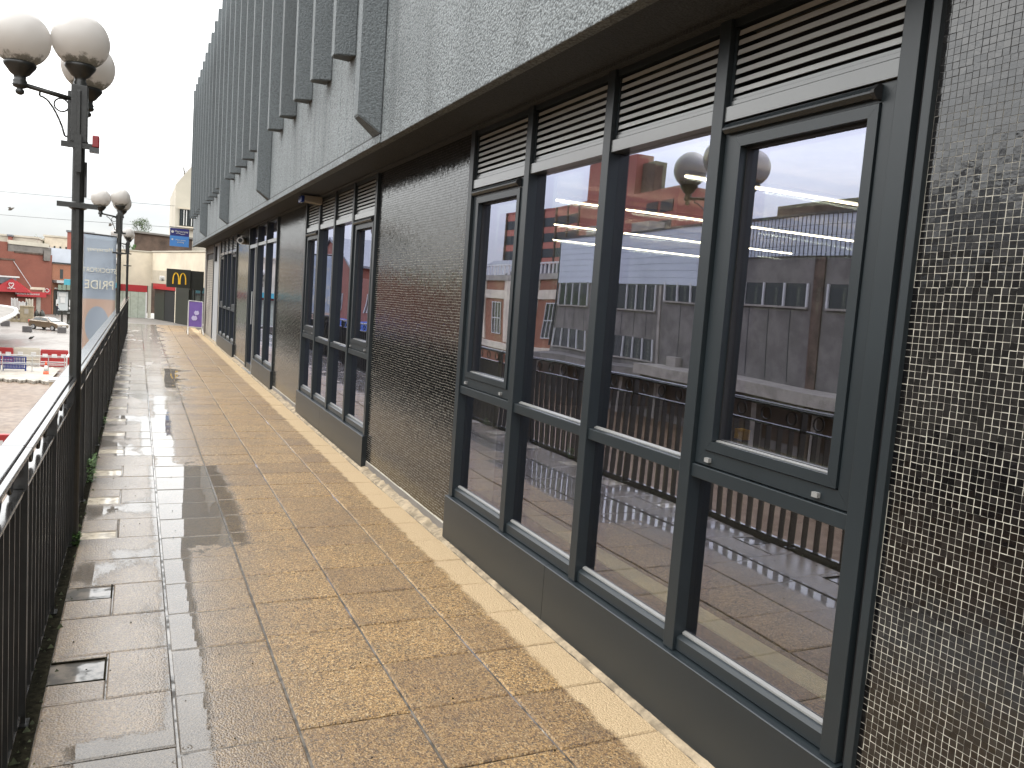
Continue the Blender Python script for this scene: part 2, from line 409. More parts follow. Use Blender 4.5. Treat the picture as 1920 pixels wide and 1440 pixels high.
M_DARKIN = simple('interior_dark', (.05, .045, .038), .8, 0, .1)
M_LED = emit('led_strip', (1, .87, .66), 8.5)
M_WHITELINE = simple('pale_floor_strip', (.88, .88, .74), .6, 0, .03)
M_BROWN = simple('shop_brown', (.05, .03, .017), .6, 0, .3, .8)
M_PURPLE = simple('banner_purple', (.17, .10, .36), .6, 0, .05)
M_BEIGE = simple('beige_block', (.46, .38, .26), .8, 0, .12, 3)

# ------------------------------------------------------------------ ground
ZP = -5.0
g = MB().quad((-400, -200, ZP), (-.5, -200, ZP), (-.5, 700, ZP), (-400, 700, ZP))
g.quad((-.5, 27.6, ZP-.004), (400, 27.6, ZP-.004), (400, 700, ZP-.004), (-.5, 700, ZP-.004))
tag(g.build('plaza', m_plaza()), kind='structure')
# raised walkway slab and its bedding
b = MB().box(-.46, 2.2, -4, 30.5, -.45, -.0085)
tag(b.build('walkway', M_JOINT), kind='structure')
pav = thing('pavement', None, None, (0, 0, 0)); tag(pav, kind='structure')
XC = [(-.285, .159), (.167, .569), (.579, 1.001), (1.011, 1.434), (1.443, 1.868)]
P_Y = .4178
def slab_geo(x0, x1, y0, y1, mb, cx=0, cy=0, t=.05, ch=.006):
    x0, x1, y0, y1 = x0-cx, x1-cx, y0-cy, y1-cy
    P = []
    for z, i in ((-t, 0), (-ch, 0), (0, ch)):
        P += [(x0+i, y0+i, z), (x1-i, y0+i, z), (x1-i, y1-i, z), (x0+i, y1-i, z)]
    F = [(8, 9, 10, 11)]
    for k in (0, 4):
        for i in range(4):
            j = (i+1) % 4; F.append((k+i, k+j, k+4+j, k+4+i))
    mb.poly(P, F)
TRAYS = [3.40, 4.30, 5.27, 6.15, 7.05, 7.95, 8.85, 9.75, 10.65, 11.6, 12.5, 13.4, 14.3, 15.2, 16.1]
slabcache = {}
farm = MB()
for ci, (x0, x1) in enumerate(XC):
    off = [0.02, -.03, .0, .012, .0][ci]
    k = 0
    y = 2.797-.4178*14+off
    while y < 30.4:
        y0, y1 = y+.004, y+P_Y-.0045
        y += P_Y
        if ci == 0:
            tr = [t for t in TRAYS if y0-.02 <= t+.10 < y1+.02]
            if tr:
                t0, t1 = tr[0], tr[0]+.215
                if y0 < t0-.03: farm_or = (x0, -.079, y0, t0-.004)
                pieces = [(-.075, x1, y0, y1)]
                if t0-y0 > .03: pieces.append((x0, -.079, y0, t0-.003))
                if y1-t1 > .03: pieces.append((x0, -.079, t1+.003, y1))
            else: pieces = [(x0, x1, y0, y1)]
        else: pieces = [(x0, x1, y0, y1)]
        for (a, b_, c, d) in pieces:
            cx, cy = (a+b_)/2, (c+d)/2
            dz = rnd.uniform(-.002, .002); tx = rnd.gauss(0, .0035); ty = rnd.gauss(0, .0035)
            if ci == 1: dz -= .003; ty -= .006
            if c < 12.5 and c > 1.2:
                key = (round(b_-a, 3), round(d-c, 3))
                if key not in slabcache:
                    mb = MB(); slab_geo(a, b_, c, d, mb, cx, cy); slabcache[key] = mb.mesh('paving_slab', M_SLAB)
                inst('paving_slab', slabcache[key], pav, (cx, cy, dz), (tx, ty, 0))
            else:
                mb = MB(); slab_geo(a, b_, c, d, mb, cx, cy)
                farm.poly([(p[0]+cx, p[1]+cy, p[2]+dz+p[0]*-ty+p[1]*tx) for p in mb.v], mb.f)
tag(farm.build('paving_slabs', M_SLAB, pav), kind='stuff')
# cement fillet against the wall
mb = MB(); prev = None
for i in range(0, 420):
    yy = 1.0+i*.066; w = 1.872+rnd.uniform(-.012, .006); hh = .012+rnd.random()*.022
    cur = [(w, yy, -.016), (w+.012, yy, .004), (1.935, yy, hh), (1.95, yy, hh+.004)]
    if prev:
        b0 = len(mb.v); mb.v += prev+cur; mb.f += [(b0+j, b0+j+1, b0+5+j, b0+4+j) for j in range(3)]
    prev = cur
tag(mb.build('mortar_fillet', M_MORTAR, pav), kind='stuff')

# water in the drain trays
def m_tray_water():
    q = Mat('tray_water_glints', (.20, .20, .19), .12, 0, IOR=1.6)
    a = q.noise(55, 2, .5, dist=1.6); q.bump(a, 1.0, .03); q.set('Base Color', q.mix(a.step(.42, .58), (.22, .23, .23), (.60, .62, .63))); return q.m  # sky glints of the ripples painted into the base colour
M_TW = m_tray_water()
M_SILT = simple('silt', (.42, .36, .27), .4, 0, .4, 18, .5, 40, Coat_Weight=.9, Coat_Roughness=.08)
for i, ty in enumerate(TRAYS):
    lab = ['square steel drain tray full of rippling water, nearest of the row beside the railing', 'drain tray full of rippling water, second from the camera in the row by the railing',
           'drain opening choked with pale silt, third along the foot of the railing', 'drain opening with two dark gaps in pale silt, fourth along the railing'][i] if i < 4 else '%s silted drain opening counted from the camera along the railing foot' % ['fifth', 'sixth', 'seventh', 'eighth', 'ninth', 'tenth', 'eleventh', 'twelfth', 'thirteenth', 'fourteenth', 'last and farthest'][i-4]
    t = thing('drain_tray', lab, 'drain', (-.18, ty+.1, 0), 'drain openings along the railing foot')
    fr = MB(); x0, x1, y0, y1 = -.285, -.08, ty, ty+.21
    fr.box(x0, x1, y0, y0+.008, -.05, -.001).box(x0, x1, y1-.008, y1, -.05, -.001).box(x1-.008, x1, y0+.008, y1-.008, -.05, -.001)
    fr.box(x0, x1-.008, y0+.008, y1-.008, -.05, -.044)
    fr.build('tray', M_DIRT if i < 2 else M_CONC2, t)
    w = MB(); w.box(x0, x1-.009, y0+.009, y1-.009, -.043, -.014 if i < 2 else -.004); w.build('water' if i < 2 else 'silt', M_TW if i < 2 else M_SILT, t)
# dirt margin, moss and debris at the railing foot
mb = MB().box(-.44, -.288, -4, 30, -.03, -.004); tag(mb.build('soil_margin', M_DIRT, pav), kind='stuff')
mb = MB()
for i in range(2600):
    yy = 1.5+rnd.random()**1.5*24; xx = -.312+rnd.gauss(0, .030); s = rnd.uniform(.003, .012)*(2 if rnd.random() < .12 else 1)
    P = [(xx+rnd.uniform(-s, s), yy+rnd.uniform(-s, s), -.012+(s*1.3 if k > 2 else 0)) for k in range(4)]
    P = [(xx-s, yy-s, -.013), (xx+s, yy-s*.7, -.013), (xx+rnd.uniform(-s, s)*.5, yy+s, -.013), (xx, yy, -.013+s*rnd.uniform(.6, 1.4))]
    mb.poly(P, [(0, 1, 3), (1, 2, 3), (2, 0, 3)])
tag(mb.build('debris', M_MOSS), 'moss clumps, grit and crumbs lying along the railing foot', 'debris', kind='stuff')
mb = MB()
for i in range(70):
    xx = rnd.uniform(-.25, 1.6); yy = rnd.uniform(2.3, 7); s = rnd.uniform(.002, .006)
    P = [(xx-s, yy-s, .0), (xx+s, yy-s*.7, .0), (xx+rnd.uniform(-s, s)*.5, yy+s, .0), (xx, yy, s*rnd.uniform(.6, 1.2))]
    mb.poly(P, [(0, 1, 3), (1, 2, 3), (2, 0, 3)])
tag(mb.build('grit', M_DIRT), 'dark grit crumbs scattered over the wet paving', 'grit', kind='stuff')
def weed(x, y, h, n, lab):
    t = MB()
    for i in range(n):
        a = rnd.random()*6.28; r = rnd.random()**.6*h*.5; z = rnd.random()*h
        c = Vector((x+math.cos(a)*r*.5, y+math.sin(a)*r, -.01+z)); d = Vector((math.cos(a), math.sin(a), rnd.uniform(-.2, .9))).normalized()
        s = d.cross(Vector((0, 0, 1))).normalized(); l = rnd.uniform(.012, .034); w = l*.32
        t.poly([c, c+d*l*.5+s*w, c+d*l, c+d*l*.5-s*w], [(0, 1, 2, 3)])
    o = t.build('weed', M_LEAF); tag(o, lab, 'plant', 'weeds growing at the railing foot')
weed(-.31, 6.9, .17, 260, 'tallest leafy green weed growing at the railing foot')
weed(-.315, 7.4, .12, 140, 'smaller green weed just beyond the tallest one at the railing foot')
weed(-.30, 5.25, .07, 150, 'low ferny weed nearest the camera at the railing foot')
weed(-.30, 9.6, .08, 60, 'low green weed far along the railing foot')
# ------------------------------------------------------------------ the dark shopping building on the right
B = thing('commercial_building', 'long dark building with ribbed grey render above black mosaic piers and anthracite framed windows', 'building', (1.945, 4, 0))
XF, XM, XG = 1.92, 1.945, 1.976
MW = .062
def capmesh():
    m_ = MB().box(-.008, .008, -.012, .012, -.008, .008); return m_.mesh('handle_cap', M_CAP)
CAP = capmesh()
def slat_mesh(y0, y1):
    mb = MB(); yy0, yy1 = y0, y1
    prof = [(1.947, 0), (1.951, 0), (1.954, .0145), (1.968, .023), (1.966, .026), (1.950, .0185)]
    mb.prism(prof, 'y', yy0, yy1); return mb
def bay(label, fe, yn, kinds, ztr=(1.0, 1.05), lower=True, kick=True, zbase=.30, name='window', louvre=True):
    "fe: far edges of the mullions, farthest first; yn: near outer edge"
    near_face = fe[-1]-MW
    w = bpy.data.objects.new(name, None); COL.objects.link(w); w.parent = B; w.location = Vector((1.95, yn, 0))-wl(B)
    w['label'] = label
    zb, zt = zbase, 2.70
    for i, y in enumerate(fe):
        MB().box(XF, 2.035, y-MW, y, zb+.004, zt).build('mullion', M_ALU, w, bevel=.002)
        if i == 0 or i == len(fe)-1: continue
    # outer trim channels at the near end
    if yn < 5:
        MB().box(1.948, 2.03, near_face-.022, near_face-.001, 0.01, zt).build('trim_channel', M_GASKET, w)
        MB().box(1.925, 2.03, near_face-.052, near_face-.024, 0.0, zt).build('edge_trim', M_ALU, w, bevel=.002)
    a0, a1 = fe[-1]-MW, fe[0]
    # kick panel with sloping sill
    if kick:
        y0, y1 = a0-.012, a1+.012
        cut = [y0, (y0+y1)/2+.2, y1]
        for c0, c1 in zip(cut[:-1], cut[1:]):
            MB().prism([(1.90, .012), (2.03, .012), (2.03, zb+.006), (1.935, zb+.002), (1.903, zb-.001), (1.90, zb-.004)], 'y', c0+.0012, c1-.0012).build('kick_panel', M_ALU2, w, bevel=.0012)
    for i, kd in enumerate(kinds):
        yf, yl = fe[i]-MW, fe[i+1]   # opening between: yl .. yf
        o0, o1 = yl+.0005, yf-.0005
        # bottom rail, transom, head band, head
        MB().prism([(1.935, zb+.008), (2.03, zb+.008), (2.03, zb+.072), (1.95, zb+.066), (1.935, zb+.055)], 'y', o0, o1).build('bottom_rail', M_ALU, w, bevel=.0015)
        MB().prism([(1.960, zb+.067), (1.974, zb+.067), (1.974, zb+.080), (1.960, zb+.074)], 'y', o0+.002, o1-.002).build('glazing_bead', M_CAP, w)
        if lower:
            MB().box(1.930, 2.03, o0, o1, ztr[0], ztr[1]).build('transom', M_ALU, w, bevel=.002)
            MB().prism([(1.960, ztr[1]+.001), (1.974, ztr[1]+.001), (1.974, ztr[1]+.012), (1.960, ztr[1]+.006)], 'y', o0+.002, o1-.002).build('glazing_bead', M_CAP, w)
        MB().box(1.928, 2.03, o0, o1, 2.318, 2.372).build('head_band', M_ALU_SKYLIT, w, bevel=.0015)
        MB().box(1.935, 2.03, o0, o1, 2.655, zt+.012).build('head', M_ALU, w)
        gz0 = zb+.076; segs = []
        if lower: segs.append((gz0, ztr[0]-.003, 'f')); segs.append((ztr[1]+.004, 2.316, kd))
        else: segs.append((gz0, 2.316, kd))
        if not louvre: segs.append((2.376, 2.652, 'f'))
        for z0, z1, k in segs:
            p0, p1, q0, q1 = o0, o1, z0, z1
            if k == 'c':
                z0f = ztr[1]+.002
                fw = .064; sw = .030
                # casement outer frame (four mitred pieces) and sash
                def frame(name_, ya, yb, za, zc, wv, xf, mat, n=4):
                    MB().poly([(xf, ya, za), (xf, yb, za), (xf, yb-wv, za+wv), (xf, ya+wv, za+wv), (2.01, ya, za), (2.01, yb, za), (2.01, yb-wv, za+wv), (2.01, ya+wv, za+wv)],
                              [(0, 3, 2, 1), (4, 5, 6, 7), (0, 1, 5, 4), (2, 3, 7, 6), (1, 2, 6, 5), (3, 0, 4, 7)]).build(name_, mat, w, fixn=True)
                    MB().poly([(xf, ya, zc), (xf, yb, zc), (xf, yb-wv, zc-wv), (xf, ya+wv, zc-wv), (2.01, ya, zc), (2.01, yb, zc), (2.01, yb-wv, zc-wv), (2.01, ya+wv, zc-wv)],
                              [(0, 3, 2, 1), (4, 5, 6, 7), (0, 1, 5, 4), (2, 3, 7, 6), (1, 2, 6, 5), (3, 0, 4, 7)]).build(name_, mat, w, fixn=True)
                    for s_, e_ in ((ya, 1), (yb, -1)):
                        g_ = .0006
                        MB().poly([(xf, s_, za+g_), (xf, s_, zc-g_), (xf, s_+e_*wv, zc-wv-g_), (xf, s_+e_*wv, za+wv+g_), (2.01, s_, za+g_), (2.01, s_, zc-g_), (2.01, s_+e_*wv, zc-wv-g_), (2.01, s_+e_*wv, za+wv+g_)],
                                  [(0, 3, 2, 1), (4, 5, 6, 7), (0, 1, 5, 4), (2, 3, 7, 6), (1, 2, 6, 5), (3, 0, 4, 7)]).build(name_, mat, w, fixn=True)
                frame('casement_frame', o0+.004, o1-.004, z0f+.004, 2.3145, .054, 1.940, M_ALU)
                frame('sash', o0+.062, o1-.062, z0f+.062, 2.2565, .036, 1.932, M_ALU)
                frame('gasket', o0+.0985, o1-.0985, z0f+.0985, 2.220, .008, 1.962, M_GASKET)
                p0, p1, q0, q1 = o0+.10, o1-.10, z0f+.10, 2.218
                MB().prism([(1.950, z0f+.0985), (1.974, z0f+.0985), (1.974, z0f+.107), (1.950, z0f+.102)], 'y', p0, p1).build('glazing_bead', M_CAP, w)
                for yy in (o1-.085, o0+.135): inst('handle_cap', CAP, w, (1.934, yy, z0f+.026))
                hd = MB(); yh0, yh1 = o0+.075, o1-.018
                hd.prism([(1.940, 2.272), (1.940, 2.308), (1.922, 2.306), (1.908, 2.290), (1.908, 2.284), (1.922, 2.272)], 'y', yh0, yh1); hd.build('vent_hood', M_ALU2, w, fixn=True)
                MB().prism([(1.940, 2.266), (1.940, 2.311), (1.920, 2.310), (1.904, 2.292), (1.904, 2.282), (1.920, 2.266)], 'y', yh0-.014, yh0-.0005).build('hood_end', M_GASKET, w, bevel=.002, fixn=True)
            pn_ = MB().box(-.003, .003, -(p1-p0)/2, (p1-p0)/2, -(q1-q0)/2, (q1-q0)/2).build('pane', M_GLASS, w, local=True)
            pn_.location = Vector((XG+.003, (p0+p1)/2, (q0+q1)/2))-wl(w); pn_.rotation_euler = (0, R(rnd.gauss(0, .05)), R(rnd.gauss(0, .07)))
            ip = MB().box(-.003, .003, -(p1-p0)/2, (p1-p0)/2, -(q1-q0)/2, (q1-q0)/2).build('inner_pane', M_GLASS2, w, local=True)
            ip.location = Vector((XG+.028, (p0+p1)/2, (q0+q1)/2))-wl(w); ip.rotation_euler = (0, R(.12), R(.3))
        if louvre:
            MB().box(2.032, 2.045, o0, o1, 2.374, 2.654).build('louvre_gap_shade', M_BLACK, w)  # black sheet standing in for the shade between the slats
            for s_ in (o0, o1-.014): MB().box(1.944, 2.03, s_, s_+.014, 2.378, 2.652).build('louvre_jamb', M_ALU, w)
            MB().box(1.942, 2.03, o0+.015, o1-.015, 2.378, 2.392).build('louvre_sill', M_ALU_SKYLIT, w)
            MB().box(1.948, 2.03, o0+.015, o1-.015, 2.395, 2.406).build('louvre_sill', M_ALU_SKYLIT, w)
            sm = None
            base = slat_mesh(o0+.016, o1-.016)
            sm = base.mesh('louvre_slat', M_BLADE_SKYLIT, wl(w))
            for k in range(7): inst('louvre_slat', sm, w, (0, 0, 2.418+k*.0345), world=False)
    return w
bay('four light window nearest the camera, openable casements at both ends', [4.90, 4.072, 3.246, 2.468, 1.659], 1.6, ['c', 'f', 'f', 'c'])
bay('four light window between the second and third mosaic piers', [10.49, 9.665, 8.84, 8.01, 7.175], 7.11, ['c', 'f', 'f', 'c'])
bay('tall two light window beside the glazed door', [15.02, 13.93, 12.83], 12.77, ['f', 'f'], lower=False, louvre=False)
bay('farthest four light louvred window', [22.07, 21.15, 20.23, 19.31, 18.40], 18.34, ['c', 'f', 'f', 'c'])
# glazed door
d = bpy.data.objects.new('door', None); COL.objects.link(d); d.parent = B; d.location = Vector((1.95, 15.5, 0))-wl(B)
MB().box(1.92, 2.03, 16.13, 16.20, 0, 2.70).build('door_jamb', M_ALU, d, bevel=.002)
MB().box(1.905, 2.03, 15.10, 15.16, .02, 2.30).build('door_stile', M_CAP, d, bevel=.002)
MB().box(1.925, 2.03, 15.17, 15.25, .02, 2.30).build('door_stile', M_ALU, d)
MB().box(1.93, 2.03, 16.04, 16.12, .02, 2.30).build('door_stile', M_ALU, d)
MB().box(1.928, 2.03, 15.03, 16.12, 2.302, 2.37).build('door_head', M_ALU_SKYLIT, d)
MB().box(1.93, 2.03, 15.26, 16.03, .02, .14).build('door_rail', M_ALU, d)
MB().box(XG, XG+.006, 15.255, 16.035, .142, 2.30).build('pane', M_GLASS, d)
MB().box(XG, XG+.006, 15.03, 16.12, 2.375, 2.66).build('pane', M_GLASS, d)
MB().box(1.88, 2.03, 15.0, 16.2, -.014, .015).build('threshold', M_CAP, d)
MB().tube((1.90, 15.30, .9), (1.90, 15.30, 1.5), .012).build('door_handle', M_STEEL, d)
# ------------------------------------------------------------------ mosaic piers
def tile_verts(n, ys, zs, w=.00893, t=.0005):
    "n tiles: arrays of centres -> vertices of little pillowed tiles facing -X"
    r = np.random.RandomState(int(ys[0]*1000) % 9999)
    jy = r.normal(0, .00035, n); jz = r.normal(0, .00035, n); rot = r.normal(0, .022, n); ta = r.normal(0, .010, n); tb = r.normal(0, .010, n); dz = r.normal(0, .00012, n)
    ww = w+r.normal(0, .00018, n)
    V = np.zeros((n, 8, 3))
    cn = [(-1, -1), (1, -1), (1, 1), (-1, 1)]
    for k, (a, b_) in enumerate(cn):
        for lay, s, xo in ((0, 1.0, 0.0), (4, .985, -t)):
            ly, lz = a*ww*s, b_*ww*s
            V[:, lay+k, 1] = ys+jy+ly*np.cos(rot)-lz*np.sin(rot)
            V[:, lay+k, 2] = zs+jz+ly*np.sin(rot)+lz*np.cos(rot)
            V[:, lay+k, 0] = XM+xo+(dz+ta*ly+tb*lz if lay else 0)
    return V
TF = np.array([(4, 7, 6, 5), (0, 4, 5, 1), (1, 5, 6, 2), (2, 6, 7, 3), (3, 7, 4, 0)])
def np_mesh(name, V, F, mat):
    me = bpy.data.meshes.new(name); n = len(V); v = V.reshape(-1, 3)
    f = (TF[None]+(np.arange(n)*8)[:, None, None]).reshape(-1)
    me.vertices.add(len(v)); me.vertices.foreach_set('co', v.astype('f').reshape(-1))
    me.loops.add(len(f)); me.loops.foreach_set('vertex_index', f.astype('i'))
    nf = len(f)//4; me.polygons.add(nf); me.polygons.foreach_set('loop_start', (np.arange(nf)*4).astype('i'))
    me.polygons.foreach_set('loop_total', np.full(nf, 4, 'i')); me.materials.append(mat); me.polygons.foreach_set('use_smooth', np.zeros(nf, bool)); me.update(); me.validate(); return me
def pier(y0, y1, label, singles=0):
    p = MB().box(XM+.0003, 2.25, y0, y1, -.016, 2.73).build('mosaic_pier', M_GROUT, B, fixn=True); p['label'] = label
    pt = .0192
    ny = int((y1-y0)/pt); nz = int((2.72-.075)/pt)
    Y, Z = np.meshgrid(y0+(np.arange(ny)+.5)*(y1-y0)/ny, .078+(np.arange(nz)+.5)*pt)
    Y = Y.ravel(); Z = Z.ravel()
    # sheet slip: every 15 tiles a slightly wider or narrower joint
    Z = Z+np.sin(np.floor(Y/(pt*15))*2.3)*.002; Y = Y+np.sin(np.floor(Z/(pt*15))*1.7)*.002
    Y = np.clip(Y, y0+.008, y1-.008)
    V = tile_verts(len(Y), Y, Z)
    off = wl(p)
    if singles:
        d2 = (Y-.9)**2*1.0+(Z-.75)**2*.55+4*(Y < 1.13)*0
        vis = d2+10*(Y < 1.10)
        idx = np.argsort(vis)[:singles]; mask = np.zeros(len(Y), bool); mask[idx] = True
        protos = []
        for k in range(8):
            Vv = tile_verts(1, np.array([0.0+k*1e-3]), np.array([0.0])); Vv[0, :, 0] -= XM; Vv[0, :, 1] -= k*1e-3
            protos.append(np_mesh('tile', Vv, TF, M_TILE))
        for i in idx: inst('tile', protos[rnd.randrange(8)], p, (XM, Y[i], Z[i]))
        V = V[~mask]
    me = np_mesh('tiles', V-np.array(off), TF, M_TILE)
    o = bpy.data.objects.new('tiles', me); COL.objects.link(o); o.parent = p; o['kind'] = 'stuff'
    MB().box(XM-.006, XM, y0+.01, y1-.01, -.014, .066).build('skirting', M_CONC, p)
pier(.55, 1.545, 'black mosaic pier at the right edge of the view', 290)
pier(4.905, 7.095, 'broad black mosaic pier between the two nearest windows')
pier(10.495, 12.765, 'black mosaic pier beside the tall windows and door')
pier(16.205, 18.335, 'small black mosaic pier beyond the door')
# far ground floor: grey panel, pilasters, roller shutter
MB().box(1.93, 2.2, 22.08, 22.34, -.01, 2.71).build('pilaster', M_CONC2, B)
MB().box(1.92, 2.2, 22.345, 22.42, -.01, 2.71).build('pilaster', M_ALU, B)
MB().box(1.95, 2.2, 22.425, 24.2, -.01, 2.71).build('grey_panel', simple('grey_sheet', (.30, .31, .32), .5, 0, .05), B)
MB().box(1.93, 2.2, 24.205, 24.32, -.01, 2.71).build('pilaster', M_ALU, B)
MB().box(1.90, 1.95, 23.35, 23.75, 2.2, 2.6).build('intake_box', M_BLACK, B)
sh = MB().box(1.975, 2.0, 24.33, 26.75, 0, 2.46).build('roller_shutter', M_BLACK, B)
sm = MB().box(1.962, 1.975, 24.36, 26.72, 0, .042).mesh('shutter_slat', M_CONC2, wl(sh))
for k in range(44): inst('shutter_slat', sm, sh, (0, 0, .01+k*.052), world=False)
MB().box(1.94, 2.3, 24.325, 26.755, 2.465, 2.71).build('shutter_box', M_CONC, B)
MB().box(1.93, 2.3, 26.76, 27.3, -.01, 2.71).build('end_pier', M_CONC, B)
# wall behind the camera side and hidden back of the ground floor
MB().box(XM, 2.3, -6, .54, -.01, 2.72).build('pier', M_GROUT, B)
# ------------------------------------------------------------------ overhanging render storey
XR = 1.55; YE = 27.45
MB().box(XR+.06, 8, -6, YE-.05, 2.78, 6.85).build('upper_wall_core', M_SOFF, B)
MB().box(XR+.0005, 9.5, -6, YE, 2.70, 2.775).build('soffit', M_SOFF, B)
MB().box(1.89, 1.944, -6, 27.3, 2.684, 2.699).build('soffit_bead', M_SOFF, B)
MB().box(XR+.05, XR+.07, -6, YE-.1, 2.690, 2.6995).build('drip_bead', M_REND, B)
def rough_box(x0, x1, y0, y1, z0, z1, name, mat, par, amp=.005, step=.03):
    return MB().box(x0, x1, y0, y1, z0, z1).build(name, mat, par, bevel=.006)
# plain panel at the near end, grooved boards farther on
rough_box(XR, XR+.055, -6, 5.72, 2.70-.018, 6.86, 'render_panel', M_REND, B)
RY = [5.74+.8905*k for k in range(24)]
for k, y in enumerate(RY):
    yb = y+.20
    yn = RY[k+1] if k+1 < len(RY) else YE
    wide = [(y+.0, y+.215), (y+.221, y+.47), (y+.476, yn-.006)]
    for a, b_ in wide: rough_box(XR, XR+.055, a+.001, b_, 2.756, 6.86, 'render_panel', M_REND, B)
rough_box(XR-.012, XR+.05, 5.722, YE+.006, 2.682, 2.742, 'drip_band', M_REND, B)
ribm = {}
for k, y in enumerate(RY):
    long_ = k % 6 == 0
    if long_ not in ribm:
        zf, zw = (2.86, 2.745) if long_ else (3.49, 3.50)
        xf = 1.385; mb = MB(); zt = 7.24
        P = [(xf, .045-.0, zf), (xf, .165, zf), (XR-.001, .215, zw), (XR-.001, .0, zw), (xf, .045, zt), (xf, .165, zt), (XR-.001, .215, zt), (XR-.001, .0, zt)]
        mb.poly(P, [(3, 2, 1, 0), (4, 5, 6, 7), (0, 1, 5, 4), (1, 2, 6, 5), (2, 3, 7, 6), (3, 0, 4, 7)])
        cap = [(xf-.03, .03, zt+.002), (xf-.03, .18, zt+.002), (XR+.1, .215, zt+.002), (XR+.1, 0, zt+.002)]
        me = mb.mesh('rib', M_RIB); bm = bmesh.new(); bm.from_mesh(me); bmesh.ops.recalc_face_normals(bm, faces=bm.faces)
        bmesh.ops.bevel(bm, geom=list(bm.edges), offset=.007, segments=2, affect='EDGES'); bm.to_mesh(me); bm.free(); ribm[long_] = me
    inst('rib', ribm[long_], B, (0, y-.02, 0))
MB().box(XR+.15, 8, -6, YE-.1, 6.862, 6.9).build('roof', M_SLATE, B)
MB().box(XR+.02, 8, YE-.045, YE, 2.78, 6.85).build('end_wall', M_REND, B)
# ------------------------------------------------------------------ interior seen through the glass
MB().box(2.05, 9.4, -6, 27, -.03, .0).build('floor', M_CARPET, B)
MB().box(2.05, 9.4, -6, 27, 2.685, 2.699).build('ceiling', M_WOOD, B)
MB().box(9.0, 9.4, -6, 27, 0, 2.68).build('inner_wall', M_DARKIN, B)
for y in (-2, 6.0, 11.6, 17.2): MB().box(2.26, 9.0, y-.08, y+.08, .001, 2.68).build('inner_wall', M_DARKIN, B) if y != 6.0 else MB().box(2.26, 3.1, y-.08, y+.08, .001, 2.68).build('inner_wall', M_DARKIN, B)
MB().box(2.72, 2.86, 1.2, 5.6, .001, .012).build('floor_strip', M_WHITELINE, B)
ledm = MB().box(3.45, 8.2, -.007, .007, -.006, .008).mesh('light_strip', M_LED)
for k, y in enumerate((2.75, 4.67, 6.59, 8.51, 10.43)):
    t = thing('ceiling_light', ['light strip behind the near casement, closest to the mosaic pier', 'brightest and highest light strip in the nearest window reflection', 'second light strip down behind the nearest window panes', 'third light strip down behind the nearest window panes', 'lowest and thinnest light strip behind the nearest window panes'][k], 'light', (0, y, 2.58), 'linear lights inside the building')
    inst('light_strip', ledm, t, (0, 0, 0), world=False)
    MB().box(3.45, 8.2, y-.022, y+.022, 2.593, 2.62).build('housing', M_ALU, t)
# two work lamps on tripods inside
for (px_, py_, ph_), lb in (((1343, 872, 803), 'yellow work lamp on a thin pale tripod inside the nearest window, left one'), ((1385, 880, 815), 'yellow work lamp on a tripod inside the nearest window, right one')):
    d_ = AX[0]*((px_-960)/F_PX)+AX[1]*(-(py_-720)/F_PX)+AX[2]; p_ = Vector((0, 0, H))+d_*((.002-H)/d_.z); zh = at(px_-14, ph_, p_.y).z
    t = thing('work_lamp', lb, 'work lamp', (p_.x, p_.y, 0)); f_ = MB()
    for a_ in (0, 2.1, 4.2): f_.tube((.34*math.cos(a_), .34*math.sin(a_), .004), (0, 0, zh*.72), .009, 5)
    f_.tube((0, 0, zh*.6), (0, 0, zh-.05), .011, 6); f_.build('tripod', M_CAP, t, local=True)
    MB().box(-.05, .05, -.07, .07, zh-.05, zh+.06).build('lamp_head', M_YEL, t, local=True, bevel=.006)
# wall fittings
t = thing('security_camera', 'white round security camera high on the wall beside the far door', 'camera', (1.9, 16.9, 2.5))
MB().tube((1.945, 17.0, 2.50), (1.80, 16.6, 2.47), .065, 14).build('body', M_WHITE, t); MB().tube((1.80, 16.6, 2.47), (1.797, 16.592, 2.4696), .042, 12).build('lens', M_BLACK, t)
MB().box(1.86, 1.944, 16.9, 17.1, 2.42, 2.58).build('bracket', M_WHITE, t)
t = thing('alarm_box', 'cream alarm box with blue lens under the overhang', 'alarm', (1.8, 9.6, 2.6))
MB().prism([(1.72, 2.62), (1.92, 2.60), (1.92, 2.68), (1.72, 2.68)], 'y', 9.5, 9.68).build('body', M_CONC2, t, fixn=True)
MB().box(1.675, 1.719, 9.5, 9.66, 2.60, 2.678).build('lens', simple('alarm_blue', (.01, .03, .18), .2, 0, 0), t, bevel=.01)
# blue hanging sign
t = thing('hanging_sign', 'blue projecting parking sign hung from the far corner of the ribbed building', 'sign', (1.2, 27.3, 2.9))
YS = 26.9
c0, c1, c2, c3 = at(319, 429, YS), at(355, 428, YS), at(356, 463, YS), at(321, 462, YS)
zt, zb, xl, xr = (c0.z+c1.z)/2, (c2.z+c3.z)/2, c0.x, c1.x; zm = zt-(zt-zb)*.42
MB().box(xl, xr, YS, YS+.05, zm, zt).build('upper_board', simple('sign_navy', (.012, .014, .12), .45, 0, 0), t)
MB().box(xl, xr, YS, YS+.05, zb, zm-.0005).build('lower_board', simple('sign_blue', (.05, .19, .48), .45, 0, 0), t)
MB().tube((xl-.02, YS+.03, zt+.03), (1.56, YS+.03, zt+.03), .014).build('bracket_arm', M_IRON, t)
hs = zt-zb; ws = xr-xl
text('lettering', 'Merseyway', ws*.155, M_WHITE, t, (xl+ws*.60, YS-.004, zt-hs*.17), (R(90), 0, 0))
text('lettering', 'Main store\nparking', ws*.12, M_WHITE, t, (xl+ws*.56, YS-.004, zb+hs*.30), (R(90), 0, 0))
